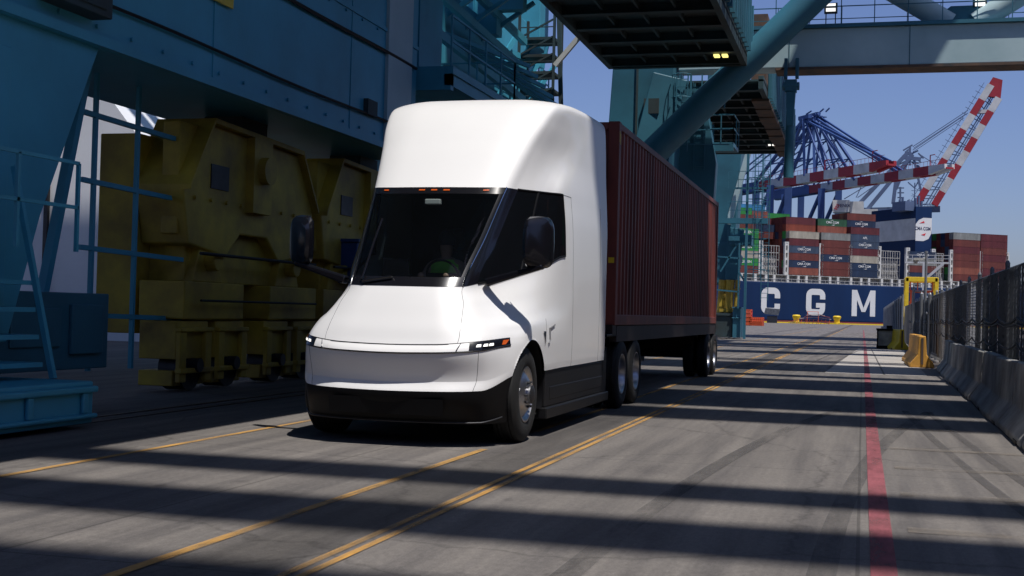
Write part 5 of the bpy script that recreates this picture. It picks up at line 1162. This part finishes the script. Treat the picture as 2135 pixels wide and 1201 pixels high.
# ================================================================== FAR CRANES
CAMR = co.matrix_world.to_3x3(); CAMP = co.matrix_world.translation
def ray(x, y): return CAMR @ Vector(((x-1067.5)/2660, -(y-600.5)/2660, -1))
def at_z(x, y, z): d = ray(x, y); return CAMP+d*((z-CAMP.z)/d.z)
def plane_pt(x, y, P0, n): d = ray(x, y); return CAMP+d*((P0-CAMP).dot(n)/d.dot(n))
def far_crane(lab, root, tip, mtl, legs, apex, stays, zb=60, back=None):
    r = thing('quay_crane', lab, 'crane', group='cranes standing beyond the ship')
    A = at_z(*root, zb); B = at_z(*tip, zb); d = (B-A).normalized(); n = Vector((-d.y, d.x, 0)).normalized()
    def pp(x, y): return plane_pt(x, y, A, n)
    G = 3.4
    # banded boom
    L_ = (B-A).length; nb = max(6, int(L_/10))
    for o_ in (0, 1):
        off = n*G*o_
        bA = MB(); bB = bA
        for k in range(nb):
            p = A+d*L_*k/nb+off; q = A+d*L_*(k+1)/nb+off; hh = 3.6
            bA.m = k % 2
            if k == nb-1: bA.bar(p, q-Vector((0, 0, -.7)), 1.6, hh, w2=1.2, h2=1.8)
            else: bA.bar(p, q, 1.6, hh)
        bA.build('boom_girder', ['bandred', 'bandwhite'], r)
    b = MB()
    for k in range(nb+1): p = A+d*L_*k/nb; b.bar(p, p+n*G, .7)
    p0, p1 = A+Vector((0, 0, 2.2))-n*1.2, B+Vector((0, 0, 2.2))-n*1.2; b.bar(p0+Vector((0, 0, 1.3)), p1+Vector((0, 0, 1.3)), .14)
    for k in range(int(L_/2.5)): c = p0+(p1-p0)*k/int(L_/2.5); b.bar(c-Vector((0, 0, .6)), c+Vector((0, 0, 1.3)), .12)
    for k in (.25, .55, .9): c = A+d*L_*k; b.bar(c+Vector((0, 0, 1.5)), c+Vector((0, 0, 6)), .4); b.bar(c+Vector((0, 0, 6)), c+d*3+Vector((0, 0, 6)), .3)
    b.build('boom_walkway', 'bandred', r)
    # landside girder
    bk = A-d*38; b = MB()
    for o_ in (0, 1): b.bar(A+n*G*o_, bk+n*G*o_, 1.8, 4.2)
    for k in range(14): c = bk+(A-bk)*k/14; b.bar(c-n*1.4+Vector((0, 0, 1.5)), c-n*1.4+Vector((0, 0, 4)), .2); 
    b.bar(bk-n*1.4+Vector((0, 0, 4)), A-n*1.4+Vector((0, 0, 4)), .2)
    b.box((bk.x-3, bk.y-3, bk.z+2), (bk.x+8, bk.y+5, bk.z+8)); b.build('back_girder', mtl, r)
    for lx in legs:
        b = MB()
        for o_ in (-.8, 1.8):
            t = pp(lx, root[1]); t = t+n*G*o_; t.z = zb-1; b.bar(t, Vector((t.x, t.y, 0)), 3.0, 3.0)
        b.build('leg', mtl, r)
    b = MB()
    lz = [pp(lx, root[1]) for lx in legs]
    for i in range(len(lz)-1):
        for o_ in (-.8, 1.8):
            p = lz[i]+n*G*o_; q = lz[i+1]+n*G*o_; b.bar(Vector((p.x, p.y, 18)), Vector((q.x, q.y, 18)), 2.2, 2.6); b.bar(Vector((p.x, p.y, 20)), Vector((q.x, q.y, zb-2)), 1.3)
    b.build('leg_brace', mtl, r)
    ap = pp(*apex); b = MB()
    for o_ in (-.2, 1.2):
        top = ap+n*G*o_
        for fx in (root[0]-10, root[0]+42, root[0]+95):
            c = pp(fx, root[1]-6)+n*G*o_; c.z = zb+1; b.bar(top, c, 1.1)
        for fr in (.35, .65):
            c0 = pp(root[0]-10, root[1]-6)+n*G*o_; c0.z = zb; c1 = pp(root[0]+95, root[1]-6)+n*G*o_; c1.z = zb
            b.bar(c0.lerp(top, fr), c1.lerp(top, fr), .5); b.bar(c0.lerp(top, fr-.3), c1.lerp(top, fr), .4)
    for k in range(14):
        c = ap+Vector((random.uniform(-3, 3), 0, random.uniform(-4, 3)))+n*random.uniform(-1, 4); b.bar(c-d*random.uniform(1, 3), c+d*random.uniform(1, 3)+Vector((0, 0, random.uniform(-1.5, 1.5))), .5)
    b.bar(ap+Vector((0, 0, 1))-d*4, ap+Vector((0, 0, 1))+d*4, 1.6); b.bar(ap-n*1, ap+n*4, 1.5); b.build('apex_frame', mtl, r)
    b = MB()
    for (fa, rr) in stays:
        c = A+d*L_*fa+Vector((0, 0, 1.8))
        for o_ in (0, 1): b.bar(ap+n*G*o_, c+n*G*o_, rr)
    for o_ in (0, 1): b.bar(ap+n*G*o_, bk+n*G*o_+Vector((0, 0, 2)), .5)
    b.build('stay', mtl, r)
    return r, A, B, d, n
far_crane('blue quay crane with the upper lowered red and white boom', (1585, 388), (1850, 343), 'bluecrane', (1552, 1618), (1678, 250), ((.55, .55), (.97, .7), (.93, .35)), 60)
far_crane('blue quay crane with the lower longer red and white boom', (1690, 395), (1972, 350), 'bluecrane', (1647, 1724), (1698, 244), ((.30, .55), (.68, .8), (.66, .35)), 62)
# raised-boom crane
rc = thing('quay_crane', 'grey blue quay crane with its red and white boom raised against the sky', 'crane', group='cranes standing beyond the ship')
P0 = CAMP+ray(1900, 600)*0; dd = ray(1900, 669); P0 = CAMP+dd*560
n_ = Vector((dd.x, dd.y, 0)).normalized()
def rp(x, y, o_=0): return plane_pt(x, y, P0+n_*o_, n_)
segs = 8; Ar, Br = (1912, 425), (2066, 178); Ar2, Br2 = (1948, 428), (2082, 205)
for (a0, a1) in ((Ar, Br), (Ar2, Br2)):
    b1 = MB()
    for k in range(segs):
        t0, t1 = k/segs, (k+1)/segs
        p = rp(a0[0]+(a1[0]-a0[0])*t0, a0[1]+(a1[1]-a0[1])*t0); q = rp(a0[0]+(a1[0]-a0[0])*t1, a0[1]+(a1[1]-a0[1])*t1)
        b1.m = k % 2; b1.bar(p, q, 3.0, 3.4, up=n_)
    b1.build('boom_girder', ['bandred', 'bandwhite'], rc)
b = MB()
q0, q1_, q2_, q3 = rp(2046, 200), rp(2070, 162), rp(2090, 168), rp(2086, 205)
b.add([p-n_*1.5 for p in (q0, q1_, q2_, q3)]+[p+n_*1.5 for p in (q0, q1_, q2_, q3)], [(0,1,2,3),(7,6,5,4),(0,4,5,1),(1,5,6,2),(2,6,7,3),(3,7,4,0)]); b.build('boom_tip', 'bandred', rc)
b = MB(); N_ = 26
for k in range(N_):
    t0, t1 = k/N_, (k+.9)/N_
    p = rp(Ar[0]+(Br[0]-Ar[0])*t0, Ar[1]+(Br[1]-Ar[1])*t0); q = rp(Ar2[0]+(Br2[0]-Ar2[0])*t1, Ar2[1]+(Br2[1]-Ar2[1])*t1); q_ = rp(Ar2[0]+(Br2[0]-Ar2[0])*t0, Ar2[1]+(Br2[1]-Ar2[1])*t0)
    b.bar(p, q if k % 2 else q_, .35)
b.bar(rp(1930, 426), rp(2068, 200), .5); b.bar(rp(1937, 426), rp(2072, 200), .4)
for k in range(22): t = k/22; c = rp(1904+(2058-1904)*t, 421+(172-421)*t); b.bar(c, c+Vector((-2.0, 0, 1.2)), .2)
b.bar(rp(1900, 418), rp(2052, 172), .2); b.build('boom_lattice', 'bluegrey', rc)
b = MB(); b.box((rp(2040, 232)-Vector((2, 1, 1)))[:], (rp(2046, 232)+Vector((5, 1, .6)))[:]); b.build('boom_slab', 'bandwhite', rc)
b = MB()
for o_ in (0, 9):
    for (x, y) in ((1880, 325), (1905, 318)): pass
    b.bar(rp(1893, 318, o_), rp(1775, 442, o_), 1.6); b.bar(rp(1903, 322, o_), rp(1806, 440, o_), 1.6); b.bar(rp(1900, 318, o_), rp(1868, 395, o_), 1.2); b.bar(rp(1905, 330, o_), rp(1925, 420, o_), 1.0)
    b.bar(rp(1880, 328, o_), rp(1920, 332, o_), 1.5); b.bar(rp(1897, 306, o_), rp(1897, 345, o_), 1.0)
for k in range(16): p = rp(1882+random.uniform(0, 38), 312+random.uniform(0, 40), random.uniform(0, 9)); b.bar(p, p+Vector((random.uniform(-4, 4), 0, random.uniform(-4, 4))), .6)
b.build('apex_frame', 'bluegrey', rc)
b = MB()
for dy in (0, 7): b.bar(rp(1903, 306+dy), rp(2018, 230+dy*.8), .3); b.bar(rp(1905, 309+dy), rp(2010, 240+dy*.8), .25)
b.bar(rp(1918, 322), rp(1945, 340), .3); b.bar(rp(1893, 380), rp(1907, 392), .5); b.bar(rp(1907, 392), rp(1915, 378), .5)
for (x0, y0, x1, y1) in ((1760, 415, 1865, 352), (1785, 412, 1800, 380), (1788, 412, 1856, 365)): b.bar(rp(x0, y0), rp(x1, y1), .35)
b.build('stay', 'bluegrey', rc)
b = MB(); b.bar(rp(1765, 448), rp(1900, 436), 4, 2.0); b.bar(rp(1790, 440, 10), rp(1960, 436, 10), 3, 2.6); 
for x in (1870, 1935): p = rp(x, 440, 6); b.bar(p, Vector((p.x, p.y, 0)), 3)
b.bar(rp(1872, 345), rp(1862, 425), 1.6); b.bar(rp(1877, 390), rp(1877, 430), .8)
for y in (392, 402, 412): b.bar(rp(1871, y), rp(1885, y), .5)
b.build('main_girder', 'bluegrey', rc)
b = MB(); h0 = rp(1737, 440, -4); wv_ = n_.cross(Vector((0, 0, 1))); 
def hb(x0, x1, y0, y1, o0, o1):
    P_ = [rp(x0, y1, o0), rp(x1, y1, o0), rp(x1, y0, o0), rp(x0, y0, o0), rp(x0, y1, o0)+n_*(o1-o0), rp(x1, y1, o0)+n_*(o1-o0), rp(x1, y0, o0)+n_*(o1-o0), rp(x0, y0, o0)+n_*(o1-o0)]
    return P_, [(0,1,2,3),(7,6,5,4),(0,4,5,1),(1,5,6,2),(2,6,7,3),(3,7,4,0)]
b.add(*hb(1736, 1771, 417, 442, -5, 4)); b.build('machinery_house', 'offwhite', rc)
b = MB(); b.add(*hb(1772, 1800, 420, 436, -3, 4)); b.add(*hb(1772, 1830, 436, 452, -3, 4)); b.build('machinery_house', 'bandwhite', rc)
fm = Matrix.Identity(4); xax = (rp(1771, 430)-rp(1736, 430)).normalized(); zax = Vector((0, 0, 1)); yax = zax
fm = Matrix((( xax.x, 0, -n_.x, 0), (xax.y, 0, -n_.y, 0), (xax.z, 1, 0, 0), (0, 0, 0, 1)))
c_ = rp(1760, 429, -5.1); textmesh('house_lettering', 'FENIX', 2.0, 'logo_navy', Matrix.Translation(c_) @ fm, rc, bold=.03)
b = MB(); p = rp(1745, 430, -5.1)
for k in (-1, 0, 1): b.bar(p+xax*(k*.5-.7)+Vector((0, 0, k*.8)), p+xax*(k*.5+.7)+Vector((0, 0, k*.8-.7)), .35)
b.build('house_emblem', 'logo_red', rc)

# distant skyline of the yard at the left: stacked boxes and light masts
for i, (x, y, h_, c, lab) in enumerate([(-60, 120, 2, 'navy', 'navy'), (-46, 150, 3, 'brown', 'brown')]):
    for k in range(h_):
        o = bpy.data.objects.new('shipping_container', ship_container_mesh(c)); COL.objects.link(o); o.location = (x, y, 2.6*k)
        tag(o, '%s container, %s in the yard stack behind the cranes at left' % (lab, ORD[k]), 'container', 'containers stacked in the yard')

# unseen stacks added to block sky fill: behind the camera, beyond the right edge
def blocker_stack(x, y, nx, ny, nz, rot, desc):
    NTH = ['first', 'second', 'third', 'fourth', 'fifth', 'sixth']
    for i in range(nx):
        for j in range(ny):
            for k in range(nz):
                c = MIX[(i*5+j*3+k*7) % len(MIX)]
                o = bpy.data.objects.new('shipping_container', ship_container_mesh(c)); COL.objects.link(o)
                if rot: o.location = (x+2.6*i, y+12.6*j, 2.6*k); o.rotation_euler = (0, 0, math.pi/2)
                else: o.location = (x+12.6*i, y+2.6*j, 2.6*k)
                tag(o, '%s container, %s level, %s column, %s' % (c, ORD[k], NTH[i+j], desc), 'container', 'containers stacked in the yard')
blocker_stack(-34, -22, 5, 1, 5, False, 'added unseen stack facing the truck front')
blocker_stack(15.5, -18, 1, 6, 4, True, 'long unseen stack added right of the fence')

def split_islands(names):
    for o in [o for o in bpy.data.objects if o.type == 'MESH' and o.name.split('.')[0] in names]:
        me = o.data; bm = bmesh.new(); bm.from_mesh(me); bm.verts.ensure_lookup_table(); seen = set(); isl = []
        for v in bm.verts:
            if v.index in seen: continue
            st = [v]; seen.add(v.index); cur = []
            while st:
                q = st.pop(); cur.append(q.index)
                for e in q.link_edges:
                    w2 = e.other_vert(q)
                    if w2.index not in seen: seen.add(w2.index); st.append(w2)
            isl.append(set(cur))
        bm.free()
        if len(isl) < 2: continue
        for cur in isl[1:]:
            b2 = bmesh.new(); b2.from_mesh(me); b2.verts.ensure_lookup_table()
            bmesh.ops.delete(b2, geom=[v for v in b2.verts if v.index not in cur], context='VERTS')
            m2 = me.copy(); b2.to_mesh(m2); b2.free(); c = o.copy(); c.data = m2; COL.objects.link(c)
        b2 = bmesh.new(); b2.from_mesh(me); b2.verts.ensure_lookup_table()
        bmesh.ops.delete(b2, geom=[v for v in b2.verts if v.index not in isl[0]], context='VERTS'); b2.to_mesh(me); b2.free()
split_islands({'bracket', 'hose', 'deck_post', 'deck_lamp', 'portal_post', 'deck_posts', 'lamp_glass', 'lifting_slot', 'boom_slab', 'portal_beam', 'wheel_row', 'leg_stiffener'})
